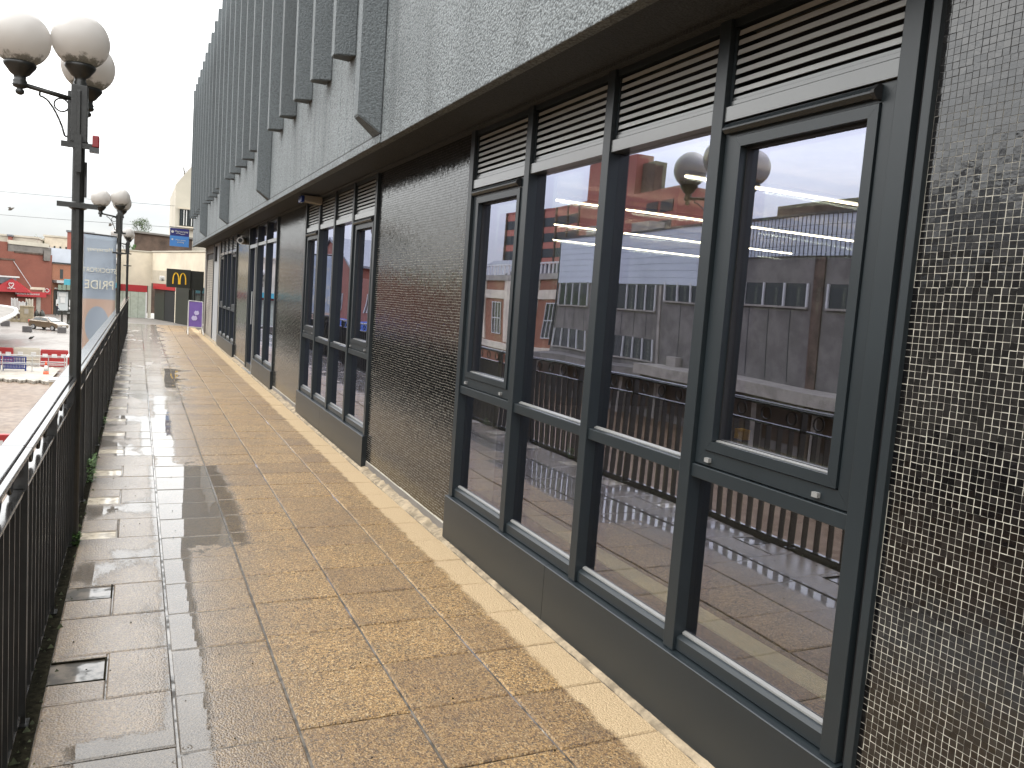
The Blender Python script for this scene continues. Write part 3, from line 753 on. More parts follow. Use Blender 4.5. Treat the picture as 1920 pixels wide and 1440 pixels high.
e_ = MB().lathe([(ws*.07, 0), (ws*.07, .006)], (0, 0, 0), 16).build('emblem', M_WHITE, t, local=True); e_.location = Vector((xl+ws*.13, YS-.001, zt-hs*.2))-wl(t); e_.rotation_euler = (R(90), 0, 0)
MB().box(xl+ws*.09, xl+ws*.17, YS-.006, YS-.001, zb+hs*.33, zb+hs*.42).build('arrow_mark', M_WHITE, t)
arc = MB(); pts = [(xl+ws*(.32+.06*i), YS-.004, zt-hs*(.29-.035*math.sin(i*.9))) for i in range(9)]; arc.path(pts, ws*.012, 5); arc.build('swoosh', M_WHITE, t)
# ------------------------------------------------------------------ railing along the walkway edge
def fx(y): return -.372+.0042*y
rl = thing('railing', 'long black iron railing with wet flat handrail and small rings, along the walkway edge', 'railing', (fx(2), 2, 0))
def rail(name, y0, y1, dx0, dx1, z0, z1, mat, bev=.002):
    mb = MB(); a, b_ = fx(y0), fx(y1)
    mb.poly([(a+dx0, y0, z0), (a+dx1, y0, z0), (b_+dx1, y1, z0), (b_+dx0, y1, z0), (a+dx0, y0, z1), (a+dx1, y0, z1), (b_+dx1, y1, z1), (b_+dx0, y1, z1)],
            [(0,3,2,1),(4,5,6,7),(0,1,5,4),(1,2,6,5),(2,3,7,6),(3,0,4,7)])
    return mb.build(name, mat, rl, bevel=bev)
PY = [3.13+1.045*k for k in range(-6, 24)]
post = MB().box(-.022, .034, -.007, .007, -.12, .983).mesh('post', M_IRON)
bal = MB().box(-.024, .024, -.0045, .0045, .0355, .8375).mesh('baluster', M_IRON)
rg = MB().ring((0, 0, 0), .048, .007, 'x', 16, 6).mesh('ring', M_LAMP, smooth=True)
lug = MB().box(-.02, .045, -.03, .03, -.10, .012).mesh('foot_lug', M_IRON)
LAMPY = 5.28
LK = .943
for i, (a, b_) in enumerate(zip(PY[:-1], PY[1:])):
    inst('post', post, rl, (fx(a), a, 0)); inst('foot_lug', lug, rl, (fx(a), a, -.01))
    rail('handrail', a+.0005, b_-.0005, -.050, .022, .985, 1.003, M_RAIL, .004)
    rail('handrail_lip', a+.001, b_-.001, .0235, .046, .978, .995, M_RAIL, .003)
    rail('second_rail', a+.014, b_-.014, -.018, .026, .838, .850, M_RAIL)
    rail('bottom_rail', a+.014, b_-.014, -.012, .022, .022, .035, M_RAIL)
    for k in range(4): inst('ring', rg, rl, (fx(a), a+.1305+k*.261, .9155), rot=(0, 0, 0))
    for k in range(8):
        y = a+(k+1)*1.045/9; inst('baluster', bal, rl, (fx(y), y, 0))
# ------------------------------------------------------------------ globe lamps
def make_lamp(label, x, y, z0=0.0, post_from=-.5):
    t = thing('street_lamp', label, 'street lamp', (x, y, z0+H*(1-LK)), 'three globe lamps along the railing'); t.scale = (LK, LK, LK)
    P = MB(); P.tube((0, 0, post_from), (0, 0, 2.38), .034, 12); P.build('pole', M_LAMP, t, smooth=False, local=True)
    s_ = MB(); s_.prism([(-.044, -.044), (.044, -.044), (.044, .044), (-.044, .044)], 'z', 2.381, 2.715)
    for dx, dy in ((-.053, 0), (0, .053), (0, -.053)): s_.box(dx-.010, dx+.010, dy-.014, dy+.014, 2.35, 2.68)
    s_.build('sleeve', M_LAMP, t, local=True, bevel=.004)
    for za, zb_ in ((2.40, 2.36), (2.03, 1.985)):
        MB().lathe([(.036, zb_), (.050, zb_+.008), (.050, za-.008), (.036, za)], n=14).build('clamp_band', M_LAMP, t, local=True)
    MB().box(-.018, .018, -.095, -.0765, 2.20, 2.42).build('clamp_plate', M_LAMP, t, local=True)
    MB().box(-.108, .108, -.062, -.048, 1.992, 2.022).build('banner_bracket', M_LAMP, t, local=True)
    MB().box(-.090, .10, -.075, -.055, 2.343, 2.375).build('banner_bracket', M_LAMP, t, local=True)
    def head(dx, dy, zc, name):
        f = MB(); zz = zc-.243
        f.lathe([(.010, zz-.075), (.022, zz-.066), (.024, zz-.05), (.014, zz-.04), (.034, zz-.032), (.040, zz-.018), (.034, zz-.010), (.038, zz), (.031, zz+.012),
                 (.032, zz+.030), (.050, zz+.042), (.064, zz+.062), (.082, zz+.085), (.086, zz+.098), (.076, zz+.112)], (dx, dy, 0), 20)
        fo = f.build('lamp_fitting', M_LAMP, t, smooth=True, local=True)
        go = MB(); pr = []
        for i in range(21):
            a = -math.pi/2*.86+(math.pi/2*1.86)*i/20*1.0
            a = -1.30+(1.30+1.5707)*i/20
            pr.append((max(.0005, .158*math.cos(a)), .158*math.sin(a)))
        go.lathe(pr, (0, 0, 0), 32); gm = go.build('globe', M_GLOBE, t, smooth=True, local=True); gm.location = (dx, dy, zc); gm.rotation_euler = (0, 0, rnd.random()*6)
    zc = 2.975
    head(0, 0, zc, 'top')
    for dx, dy in ((-.305, -.03), (.02, .40)):
        L_ = math.hypot(dx, dy); ux, uy = dx/L_, dy/L_
        head(dx, dy, zc-.05, 'arm')
        a = MB(); za = 2.66
        a.tube((ux*.03, uy*.03, za-.03), (dx, dy, za+.01), .014, 8)
        pts = []
        for i in range(9):
            q = i/8; rr = .075+(L_-.10-.075)*q; pts.append((ux*rr, uy*rr, za-.25+.21*math.sin(q*math.pi/2)**.8))
        a.path(pts, .006, 5); a.tube((ux*.05, uy*.05, za-.25), pts[0], .006, 5); a.tube(pts[-1], (pts[-1][0], pts[-1][1], za), .006, 5)
        cx, cz = .095, za-.072
        ring = [(ux*(cx+.038*math.cos(w_)), uy*(cx+.038*math.cos(w_)), cz+.038*math.sin(w_)) for w_ in [2*math.pi*j/16 for j in range(17)]]
        a.path(ring, .005, 5); a.build('bracket_arm', M_LAMP, t, smooth=True, local=True)
    return t
l1 = make_lamp('nearest black lamp post with three dirty white globes, standing in the railing', -.319, LAMPY)
bx = MB().box(.075, .112, -.10, -.05, 2.355, 2.425).build('red_device', simple('device_red', (.20, .014, .018), .4, 0, 0), l1, local=True, bevel=.006)
MB().box(.060, .112, -.10, -.05, 2.325, 2.353).build('device_holder', M_IRON, l1, local=True)
MB().tube((.040, -.02, 2.06), (.040, -.02, 2.27), .007, 6).build('conduit', M_IRON, l1, local=True)
l2 = make_lamp('second black lamp post with three white globes, beyond the hanging translucent banner', -.288, 15.0)
l3 = make_lamp('third globe lamp post, at the far end of the railing', -.268, 25.1, -.07)
pl4 = at(213, 500, 36); l4 = make_lamp('fourth globe lamp post beyond the end of the railing', pl4.x+.05, 36, -.70)
l5 = make_lamp('farthest and smallest globe lamp post, left of the fourth one', at(211, 505, 48).x, 48, -1.15)
lt = MB().box(-1.7, -.47, 33, 50, ZP+.003, -1.1); tag(lt.build('lower_terrace', M_CONC2), 'low pale terrace beyond the end of the railing', 'terrace', kind='structure')
# ------------------------------------------------------------------ translucent banner on its own pole in the square
def m_banner():
    q = Mat('banner_cloth', (.4, .5, .6), .7); c = q.coords('Object'); x, y, z = q.sep(c)
    base = (.47, .52, .58); n = q.noise(.9, 2, .4, vec=c)
    blob = (((x-.35)*(x-.35)*3.2+(z+2.4)*(z+2.4))._op('SQRT')).step(.50, .53)
    blob2 = (((x-.62)*(x-.62)*2.2+(z+3.75)*(z+3.75))._op('SQRT')).step(.72, .75)
    low = 1-z.step(-1.72, -1.66)
    peach = q.mix(z.step(-4.4, -2.6), (.52, .42, .38), (.64, .52, .45))
    stripe = q.mix(((z*1.4)._op('FRACT')).step(.45, .55)*(1-z.step(-3.6, -3.4)), peach, (.55, .50, .32))
    col = q.mix(low*(blob*blob2), base, stripe)
    q.set('Base Color', col); q.b.inputs['Transmission Weight'].default_value = 0
    tr = q.N.new('ShaderNodeBsdfTranslucent'); q.L.new(col, tr.inputs[0]); ms = q.N.new('ShaderNodeMixShader'); ms.inputs[0].default_value = .55
    o = q.N['Material Output']; q.L.new(q.b.outputs[0], ms.inputs[1]); q.L.new(tr.outputs[0], ms.inputs[2]); q.L.new(ms.outputs[0], o.inputs[0]); return q.m
YB = 24.0
pa, pb = at(157, 438, YB), at(211, 447, YB); wb = pb.x-pa.x+.1
bn = thing('banner', 'tall translucent pale blue banner seen from behind, lettering reversed, right of the nearest lamp post', 'banner', (pa.x-.1, YB, ZP))
MB().tube((0, .02, 0), (0, .02, pa.z-ZP+.1), .04, 10).build('pole', M_STEEL, bn, local=True)
cl = MB(); NX, NZ = 8, 40
for j in range(NZ+1):
    for i in range(NX+1):
        u = i/NX; zz = -4.6*j/NZ; cl.v.append((u*wb, .03*math.sin(u*5+j*.3)*min(1, j/6)+.02, zz+(pb.z-pa.z)*u*.2))
for j in range(NZ):
    for i in range(NX):
        a = j*(NX+1)+i; cl.f.append((a, a+1, a+NX+2, a+NX+1))
co = cl.build('cloth', m_banner(), bn, smooth=True, local=True); co.location = (.1, 0, pa.z-ZP)
co.modifiers.new('thick', 'SOLIDIFY').thickness = .003
MB().tube((0, .02, pa.z-ZP+.03), (wb+.1, .02, pa.z-ZP+.0), .022, 8).build('top_arm', M_IRON, bn, local=True)
M_BL = simple('banner_letter', (.62, .60, .50), .7, 0, 0)
for body, sz, zz in (('PRIDE', .33, -1.32), ('STOCKPORT', .17, -.93)):
    text('lettering', body, sz, M_BL, bn, (bn.location.x+.1+wb/2, YB-.055, pa.z+zz), (R(90), 0, 0), .002, sx=-.82)
text('lettering', 'Merseyway', .15, M_BL, bn, (bn.location.x+.1+wb/2, YB-.055, pa.z-.38), (R(90), 0, 0), .002, sx=-.9)

# ------------------------------------------------------------------ cream building closing the walkway
K = thing('corner_building', 'low cream building with red shopfront bands closing the far end of the walkway', 'building', (.5, 33, 0))
ZC = 2.66
def wallseg(name, p, q, z0, z1, mat, th=.2, par=None, out=0):
    "upright slab from p to q (plan points), its camera side pushed out by 'out'"
    p, q = Vector((p[0], p[1])), Vector((q[0], q[1])); d = (q-p).normalized(); n = Vector((d.y, -d.x))
    if n.y > 0: n = -n
    a, b_ = p+n*out, q+n*out; c, e = b_-n*th, a-n*th
    return MB().poly([(a.x, a.y, z0), (b_.x, b_.y, z0), (c.x, c.y, z0), (e.x, e.y, z0), (a.x, a.y, z1), (b_.x, b_.y, z1), (c.x, c.y, z1), (e.x, e.y, z1)],
                     [(0,3,2,1),(4,5,6,7),(0,1,5,4),(1,2,6,5),(2,3,7,6),(3,0,4,7)]).build(name, mat, par or K, fixn=True)
A0, A1, A2 = (-2.2, 36.2), (.52, 36.2), (2.6, 29.2)
def on(p, q, t): return (p[0]+(q[0]-p[0])*t, p[1]+(q[1]-p[1])*t)
wallseg('wall', A0, A1, 1.30, ZC, M_CREAM, .3)
wallseg('wall', (A1[0]+.001, A1[1]-.004), A2, 1.42, ZC+.02, M_CREAM, .3)
wallseg('parapet_cap', A0, A1, ZC+.002, ZC+.05, M_CREAM2, .36, out=.03)
wallseg('parapet_cap', (A1[0]+.002, A1[1]-.004), A2, ZC+.022, ZC+.07, M_CREAM2, .36, out=.03)
wallseg('fascia_band', (-2.2, 36.2), (.36, 36.2), 1.03, 1.298, M_RED, .2, out=.04)
wallseg('pier', (.40, 36.2), A1, -.02, 1.298, M_CREAM2, .3, out=.02)
wallseg('base_wall', (-2.2, 36.2), (.395, 36.2), -.6, -.12, M_CONC, .3, out=.0)
wallseg('shop_window', (-2.2, 36.15), (.30, 36.15), -.06, 1.028, M_FARGLASS, .05)
bl = simple('net_blind', (.33, .36, .30), .5, 0, .1)
for k in range(9):
    x0 = -2.2+k*.28; wallseg('blind_panel', (x0, 36.1), (x0+.272, 36.1), -.05, 1.02, bl, .02)
wallseg('window_sill', (-2.2, 36.1), (.36, 36.1), -.118, -.062, M_WHITE, .2, out=.05)
wallseg('window_frame', (.31, 36.14), (.37, 36.14), -.06, 1.028, M_WHITE, .1, out=.05)
# ramp floor between
tag(MB().box(-.46, 6, 30.502, 36.15, -.6, -.03).build('far_landing', M_CONC), kind='structure')
# entrance in the diagonal wall
def dg(t): return on((A1[0], A1[1]), A2, t)
wallseg('fascia_band', dg(.05), dg(.40), 1.20, 1.418, M_RED, .2, out=.05)
wallseg('fascia_panel', dg(.03), dg(.36), 1.424, 1.95, simple('taupe', (.38, .34, .27), .6, 0, .05), .1, out=.045)
wallseg('door_leaf', dg(.06), dg(.22), -.02, 1.195, M_SIGNBK, .1)
wallseg('door_leaf', dg(.225), dg(.38), -.02, 1.195, M_BLACK, .1)
wallseg('entrance_pier', dg(.395), dg(.43), -.02, 1.41, M_CREAM, .2, out=.03)
wallseg('black_pillar', dg(.435), dg(.62), -.02, 1.41, M_SIGNBK, .2, out=.10)
wallseg('shop_window', dg(.625), dg(.99), .12, 1.41, M_FARGLASS, .05)
wallseg('window_sill', dg(.625), dg(.99), .05, .118, M_WHITE, .12, out=.02)
wallseg('base_wall', dg(.625), dg(.99), -.02, .048, M_CONC, .12)
for k in range(4): wallseg('window_mullion', dg(.66+.09*k), dg(.666+.09*k), .12, 1.41, M_SIGNBK, .06, out=.03)
for k in range(3): wallseg('blind_panel', dg(.64+.09*k), dg(.70+.09*k), .14, 1.40, bl, .01, out=-.06)
# sign box with golden arches
YM = 29.6
q0, q1 = at(313, 503, YM), at(357, 541, YM)
sg = thing('restaurant_sign', 'black square sign box with large yellow M over the far entrance', 'sign', ((q0.x+q1.x)/2, YM, q1.z))
MB().box(q0.x, q1.x, YM, YM+.35, q1.z, q0.z).build('sign_box', M_SIGNBK, sg, bevel=.01)
q2 = at(376, 545, YM)
MB().box(q1.x+.002, q2.x+.1, YM+.10, YM+.5, q2.z, q0.z-.02).build('side_panel', M_SIGNBK, sg)
mw = (q1.x-q0.x)*.58; mh = (q0.z-q1.z)*.62; cx = (q0.x+q1.x)/2+.02; cz = q1.z+(q0.z-q1.z)*.19
mm_ = MB()
def arch(sx_):
    n = 18; P = []
    for i in range(n+1):
        t = i/n; a = t*math.pi
        x_ = cx+sx_*(mw/4)+(-math.cos(a))*mw/4; z_ = cz+mh*(math.sin(a)**.62)
        wd = mw*(.085-.045*math.sin(a)**3)
        P.append((x_, z_, wd))
    for (xa, za, wa), (xb, zb_, wb_) in zip(P[:-1], P[1:]):
        mid = cx+sx_*mw/4
        def inner(xx, zz, ww): 
            s_ = 1 if xx < mid else -1
            return xx+s_*ww, zz-ww*.9 if zz > cz+mh*.8 else zz
        ia, ib = inner(xa, za, wa), inner(xb, zb_, wb_)
        y0, y1 = YM-.03, YM-.002
        pts = [(xa, y0, za), (xb, y0, zb_), (ib[0], y0, ib[1]), (ia[0], y0, ia[1])]
        pts += [(p[0], y1, p[2]) for p in pts]
        mm_.poly(pts, [(0,1,2,3),(7,6,5,4),(0,4,5,1),(1,5,6,2),(2,6,7,3),(3,7,4,0)])
arch(-1); arch(1)
mm_.build('golden_arches', M_YEL, sg, fixn=True)
qs = at(304, 522, 33)
t = thing('wall_unit', 'small white unit on the wall left of the black sign box', 'box', (qs.x, 33, qs.z)); MB().box(-.09, .09, -.1, .1, -.08, .09).build('body', M_WHITE, t, local=True, bevel=.02); MB().tube((0, -.11, -.1), (0, -.13, 0), .03).build('lens', M_CAP, t, local=True)
# purple A-board
ab = thing('a_frame_banner', 'purple pavement banner on a white tube frame beside the roller shutter', 'sign', (1.62, 26.2, 0))
f = MB()
for s in (-1, 1):
    f.path([(-.20, s*.02, 1.02), (-.20, s*.02+s*.05, .22), (-.20-.02, s*.42, .012)], .014, 6)
    f.path([(.20, s*.02, 1.0), (.20, s*.02+s*.05, .22), (.20+.02, s*.42, .012)], .014, 6)
f.tube((-.2, 0, 1.02), (.2, 0, 1.0), .014, 6); f.tube((-.2, -.07, .22), (.2, -.07, .22), .012, 6)
f.build('frame', M_WHITE, ab, local=True)
pn = MB(); pn.quad((-.185, -.07, .24), (.185, -.07, .24), (.185, -.022, .99), (-.185, -.022, .99)); po = pn.build('panel', M_PURPLE, ab, local=True); po.modifiers.new('s', 'SOLIDIFY').thickness = .006
lg = MB()
for cx_, cz_, r_ in ((.03, .66, .075), (-.03, .50, .085)):
    n = 12; yo = -.085 + (cz_-.24)*.064; P = [(cx_+r_*math.cos(2*math.pi*i/n), yo, cz_+r_*1.1*math.sin(2*math.pi*i/n)*(.8+.2*math.cos(3*i))) for i in range(n)]
    P2 = [(p[0], p[1]-.003, p[2]) for p in P]; lg.poly(P2+P, [tuple(range(n))]+[(i, (i+1) % n, n+(i+1) % n, n+i) for i in range(n)])
lg.build('emblem', simple('lilac', (.55, .50, .75), .6, 0, 0), ab, local=True, fixn=True)
# cream tower, rusty wall and shrub behind
T = thing('cream_tower', 'pale cream upper storeys with a dark window rising behind the ribbed building', 'building', (2.6, 44, 0))
a_, b_ = at(330, 345, 44), at(368, 470, 44); c_ = at(352, 318, 44)
MB().prism([(a_.x, -1), (a_.x+2.8, -1), (a_.x+2.8, c_.z+2), (c_.x+.3, c_.z+.35), (a_.x, a_.z)], 'y', 44, 52).build('wall', M_CREAM2, T, fixn=True)
wa, wb_ = at(337, 392, 43.95), at(358, 425, 43.95)
MB().box(wa.x, wa.x+1.3, 43.9, 43.99, wb_.z, wa.z).build('window', M_FARGLASS, T)
for k in range(7): MB().box(wa.x+.06+.12*k, wa.x+.10+.12*k, 43.86, 43.895, wb_.z+.02, wa.z-.02).build('window_bar', M_WHITE if k % 3 else M_ALU, T)
MB().box(wa.x-.1, wa.x+1.4, 43.8, 43.895, wb_.z-.14, wb_.z-.02).build('sill', M_YEL if False else M_CREAM, T)
MB().box(wa.x-.1, wa.x+1.4, 43.8, 43.895, wa.z+.02, wa.z+.1).build('lintel', M_CREAM, T)
Rw = thing('rusty_wall', 'stained brown concrete plant room standing above the cream building', 'wall', (1, 41, 2))
a_, b_, c_ = at(252, 436, 41), at(326, 445, 41), at(250, 473, 41)
MB().prism([(a_.x, 0), (b_.x+.8, 0), (b_.x+.8, b_.z-.02), (a_.x, a_.z)], 'y', 41, 45).build('wall', M_DKCONC, Rw, fixn=True)
MB().prism([(a_.x-.05, a_.z+.0), (b_.x+.9, b_.z-.02), (b_.x+.9, b_.z+.06), (a_.x-.05, a_.z+.08)], 'y', 40.9, 45.1).build('coping', M_CONC, Rw, fixn=True)
def foliage(name, mat, c, rad, n, leaf, par, seed=1, shape=None, flat=1):
    r = random.Random(seed); mb = MB(); cl = []
    for _ in range(max(6, n//60)):
        while True:
            p = Vector((r.uniform(-1, 1), r.uniform(-1, 1), r.uniform(-1, 1)))
            if p.length < 1: break
        if shape: p = shape(p)
        cl.append(p)
    for _ in range(n):
        k = r.choice(cl); p = k+Vector((r.gauss(0, .17), r.gauss(0, .17), r.gauss(0, .15)))
        q = Vector((p.x*rad[0], p.y*rad[1], p.z*rad[2]))+Vector(c)
        d = Vector((r.gauss(0, 1), r.gauss(0, 1), r.gauss(0, .7))).normalized(); s = d.cross(Vector((r.gauss(0, 1), r.gauss(0, 1), r.gauss(0, 1)))).normalized()
        l = leaf*r.uniform(.6, 1.4)
        mb.poly([q-d*l*.5, q+s*l*.3, q+d*l*.5, q-s*l*.3], [(0, 1, 2, 3)])
    return mb.build(name, mat, par)
sc = at(263, 424, 42)
sh_ = thing('shrub', 'wild green shrub growing on top of the stained brown wall', 'shrub', (sc.x, 42, sc.z-.35))
foliage('foliage', M_TREE, (sc.x, 42, sc.z+.0), (.48, .4, .36), 1500, .05, sh_, 3)
br = MB()
for i in range(9): br.tube((sc.x+rnd.gauss(0, .05), 42, sc.z-.5), (sc.x+rnd.uniform(-.4, .4), 42, sc.z+rnd.uniform(-.1, .35)), .012, 5, .004)
br.build('stem', M_BARK, sh_)
sc = at(348, 312, 45)
s2 = thing('dead_plant', 'wispy dead plant sprouting from the cream tower roof', 'plant', (sc.x, 45, sc.z-.4))
br = MB()
for i in range(14):
    a = Vector((sc.x+rnd.uniform(-.05, .25), 45, sc.z-.6)); b1 = a+Vector((rnd.uniform(-.25, .15), 0, rnd.uniform(.3, 1.1))); br.tube(a, b1, .012, 4, .006); br.tube(b1, b1+Vector((rnd.uniform(-.2, .1), 0, rnd.uniform(.1, .4))), .006, 4, .003)
br.build('stem', M_BARK, s2)
s3p = at(246, 463, 40)
s3 = thing('shrub', 'dark ivy clump hanging at the left end of the stained brown wall', 'shrub', (s3p.x, 40, s3p.z-.3))
foliage('foliage', M_LEAF, (s3p.x+.05, 40.4, s3p.z-.05), (.16, .2, .24), 500, .05, s3, 9)
MB().tube((s3p.x+.05, 40.4, s3p.z-.6), (s3p.x+.05, 40.4, s3p.z), .02, 5).build('stem', M_BARK, s3)
# ------------------------------------------------------------------ the square below: far brick shops
def atz(px, py, z):
    d = AX[0]*((px-960)/F_PX)+AX[1]*(-(py-720)/F_PX)+AX[2]
    return Vector((0, 0, H))+d*((z-H)/d.z)
def fbox(name, px0, py0, px1, py1, Yf, mat, par, out=.0, th=.3, zt=None, zb=None):
    pm = (px0+px1)/2; ym = (py0+py1)/2
    a, b_ = at(px0, ym, Yf(px0)), at(px1, ym, Yf(px1))
    z1 = at(pm, py0, Yf(pm)).z if zt is None else zt; z0 = at(pm, py1, Yf(pm)).z if zb is None else zb
    return wallseg(name, (a.x, a.y), (b_.x, b_.y), z0, z1, mat, th, par, out)
YBf = lambda px: 137+5*px/97
BR = thing('brick_shop', 'red brick charity shop with red gabled fascia across the square', 'building', (-15, 138, ZP))
fbox('wall', -60, 474, 97, 590, YBf, M_BRICK, BR, th=8, zt=at(50, 474, YBf(50)).z, zb=ZP)
fbox('upper_wall', -60, 450, 14, 470, YBf, M_BRICK, BR, th=7.5, out=.02, zt=at(0, 452, YBf(0)).z, zb=at(50, 474, YBf(50)).z+.01)
fbox('parapet', 14.2, 461, 95, 474, YBf, M_CONC, BR, th=7, out=.15, zb=at(50, 474, YBf(50)).z+.01)
fbox('roof_edge', 15, 453.5, 90, 460.6, YBf, M_CREAM2, BR, th=.5, out=.3)
fbox('string_course', 25, 473, 81, 476, YBf, M_DKCONC, BR, th=.3, out=.25)
fbox('string_course', -60, 482, 26, 485, YBf, M_DKCONC, BR, th=.3, out=.25)
fbox('pilaster_head', 80, 470, 92, 489, YBf, M_CONC, BR, th=.4, out=.35)
fbox('vent', 52, 478, 57, 483, YBf, M_BLACK, BR, th=.1, out=.06)
wn = fbox('window', 46, 500, 61, 521, YBf, M_WHITE, BR, th=.1, out=.08)
for i in range(2):
    for j in range(2): fbox('pane', 47.3+6.3*i, 501.6+9.2*j+.5*i, 52.6+6.3*i, 509.6+9.2*j+.5*i, YBf, M_FARGLASS, wn, th=.06, out=.12)
fbox('lintel', 51, 538.5, 83, 543, YBf, M_CREAM, BR, th=.2, out=.12)
fbox('lintel_post', 79, 543.2, 83, 550, YBf, M_CREAM, BR, th=.2, out=.12)
# red gable fascia
ap, gl, gr = at(22, 522, YBf(22)-1.6), at(-22, 546, YBf(-22)-1.6), at(58, 546, YBf(58)-1.6)
zb = (gl.z+gr.z)/2-.1
mb = MB(); P = [(gl.x, gl.y, zb), (gr.x, gr.y, zb), (ap.x, ap.y, ap.z)]
mb.poly(P+[(p[0]+.1, p[1]+1.4, p[2]) for p in P], [(0, 1, 2), (5, 4, 3), (0, 3, 4, 1), (1, 4, 5, 2), (2, 5, 3, 0)])
gf = mb.build('gable_fascia', M_RED, BR, fixn=True)
fb = fbox('fascia_board', 24.5, 546.3, 79, 556, YBf, M_RED, BR, th=.4, out=1.0)
tp = at(52, 551, YBf(52)-1.25); ang = math.atan2(5, at(97, 550, 142).x-at(0, 550, 137).x)
text('lettering', 'Furniture & Electrical', .42, M_WHITE, BR, (tp.x, tp.y, tp.z), (R(90), 0, ang), .01)
# heart line emblem
hp = at(21, 535, YBf(21)-1.9); hm = MB(); pts = []
for i in range(25):
    a = 2*math.pi*i/24; pts.append((.30*math.sin(a)**3, .27*(13*math.cos(a)-5*math.cos(2*a)-2*math.cos(3*a)-math.cos(4*a))/13))
hm.path([(hp.x+p[0]*1.2*math.cos(ang), hp.y+p[0]*math.sin(ang), hp.z+p[1]*1.2+.06) for p in pts], .055, 5)
hm.path([(hp.x+q*math.cos(ang), hp.y+q*math.sin(ang), hp.z-.42+dz) for q, dz in ((-.55, 0), (-.3, .02), (-.22, .12), (-.12, -.12), (0, .03), (.15, .1), (.3, -.02), (.55, -.02))], .045, 5)
hm.build('emblem', M_WHITE, BR)
fbox('canopy_roof', -60, 518, 22, 530, YBf, M_SLATE, BR, th=1.5, out=1.0)
fbox('canopy_edge', -60, 515, 23, 517.5, YBf, M_WHITE, BR, th=.2, out=1.6)
fbox('shop_window', 25, 557, 77, 588, YBf, M_FARGLASS, BR, th=.1, out=.03, zb=ZP+.1)
fbox('shop_window', -60, 548, 15, 580, YBf, M_BROWN, BR, th=.1, out=.03, zb=ZP+.1)
fbox('pale_column', 67, 557, 75, 590, YBf, M_CONC2, BR, th=.2, out=.15, zb=ZP)
fbox('shop_poster', 25.5, 560, 31.5, 572, YBf, M_WHITE, BR, th=.03, out=.08)
for k, (a, b_, m_) in enumerate(((35, 572, M_CREAM), (46, 570, M_WHITE), (55, 575, M_BROWN), (33, 580, M_STONE))): fbox('display_item', a, b_, a+4, b_+9, YBf, m_, BR, th=.05, out=.07)
sq = fbox('square_sign', 84, 541, 92, 552, YBf, M_RED, BR, th=.15, out=.4)
st_ = at(88, 546, YBf(88)-.5); rr_ = MB().ring((st_.x, st_.y, st_.z+.1), .27, .05, 'y', 12, 4).build('emblem', M_WHITE, sq)
a, b_ = at(25, 489, YBf(25)-.2), at(59, 540, YBf(59)-1.9)
MB().tube(a, b_, .045, 5).build('stay_rod', M_STEEL, BR)
# neighbouring shop
YNf = lambda px: 142.5+3*(px-97)/60
NS = thing('small_brick_shop', 'small brown brick shop with pale metal roof and glass canopy beside the charity shop', 'building', (-10, 147, ZP))
fbox('wall', 97.4, 497, 175, 590, YNf, M_BRICK2, NS, th=6, zb=ZP)
fbox('roof', 96.5, 468, 175, 494, YNf, M_CLAD, NS, th=5, out=-.5)
fbox('gutter', 96.5, 494.3, 175, 496.8, YNf, M_ALU, NS, th=.4, out=.2)
fbox('slit_window', 112, 505, 118, 523, YNf, M_FARGLASS, NS, th=.1, out=.05)
fbox('canopy_top', 98, 527, 175, 532, YNf, M_STEEL, NS, th=2, out=1.2)
for k in range(8): fbox('canopy_glass', 101+8*k, 533, 107.6+8*k, 543, YNf, simple('canopy_glazing', (.16, .20, .15), .2, 0, 0) if k == 0 else bpy.data.materials['canopy_glazing'], NS, th=.05, out=1.1)
fbox('shop_front', 100, 545, 175, 588, YNf, M_SIGNBK, NS, th=.1, out=.04, zb=ZP)
fbox('entrance_panel', 106, 547, 126, 582, YNf, simple('pale_panel', (.40, .42, .42), .5, 0, .05), NS, th=.1, out=.2)
for a, b_, c_, d_ in ((108, 549, 122, 556), (111, 557, 120, 568), (103, 561, 107, 573), (128, 562, 133, 573), (127, 575, 133, 580)): fbox('poster', a, b_, c_, d_, YNf, M_WHITE, NS, th=.04, out=.28)
fbox('door_frame', 100.5, 541, 175, 543.4, YNf, M_WHITE, NS, th=.08, out=.3)
# pale blocks farther back
def block(name, lab, px0, py0, px1, py1, Y, mat, depth=12, wins=0):
    a, b_ = at(px0, (py0+py1)/2, Y), at(px1, (py0+py1)/2, Y); zt = at((px0+px1)/2, py0, Y).z
    t = thing(name, lab, 'building', ((a.x+b_.x)/2, Y, ZP)); MB().box(a.x, b_.x, Y, Y+depth, ZP, zt).build('wall', mat, t)
    MB().box(a.x-.2, b_.x+.2, Y-.2, Y+depth+.2, zt+.002, zt+.35).build('roof', M_CREAM2 if mat != M_TOWER else M_SLATE, t)
    for k in range(wins):
        x = a.x+(b_.x-a.x)*(k+.6)/(wins+.2); w_ = (b_.x-a.x)/wins*.3
        zz = at((px0+px1)/2, py1-4, Y).z; MB().box(x, x+w_, Y-.06, Y-.002, zz-.4, zz+.5).build('window', M_FARGLASS, t)
    return t
block('warehouse', 'long white flat roofed block above the charity shop', -80, 441, 70, 470, 190, M_CREAM2)
block('tank_room', 'small dark roof housing on the white block', 15, 443, 21, 470, 188, M_TOWER, 2)
block('office_block', 'beige windowed block beyond the small brick shop', 83, 445, 129, 470, 200, M_CREAM, 12, 4)
block('brown_block', 'dark brown block behind the nearest lamp post', 126, 437, 175, 470, 180, M_TOWER)
hp_ = at(76, 452, 260)
hl = MB(); n = 30
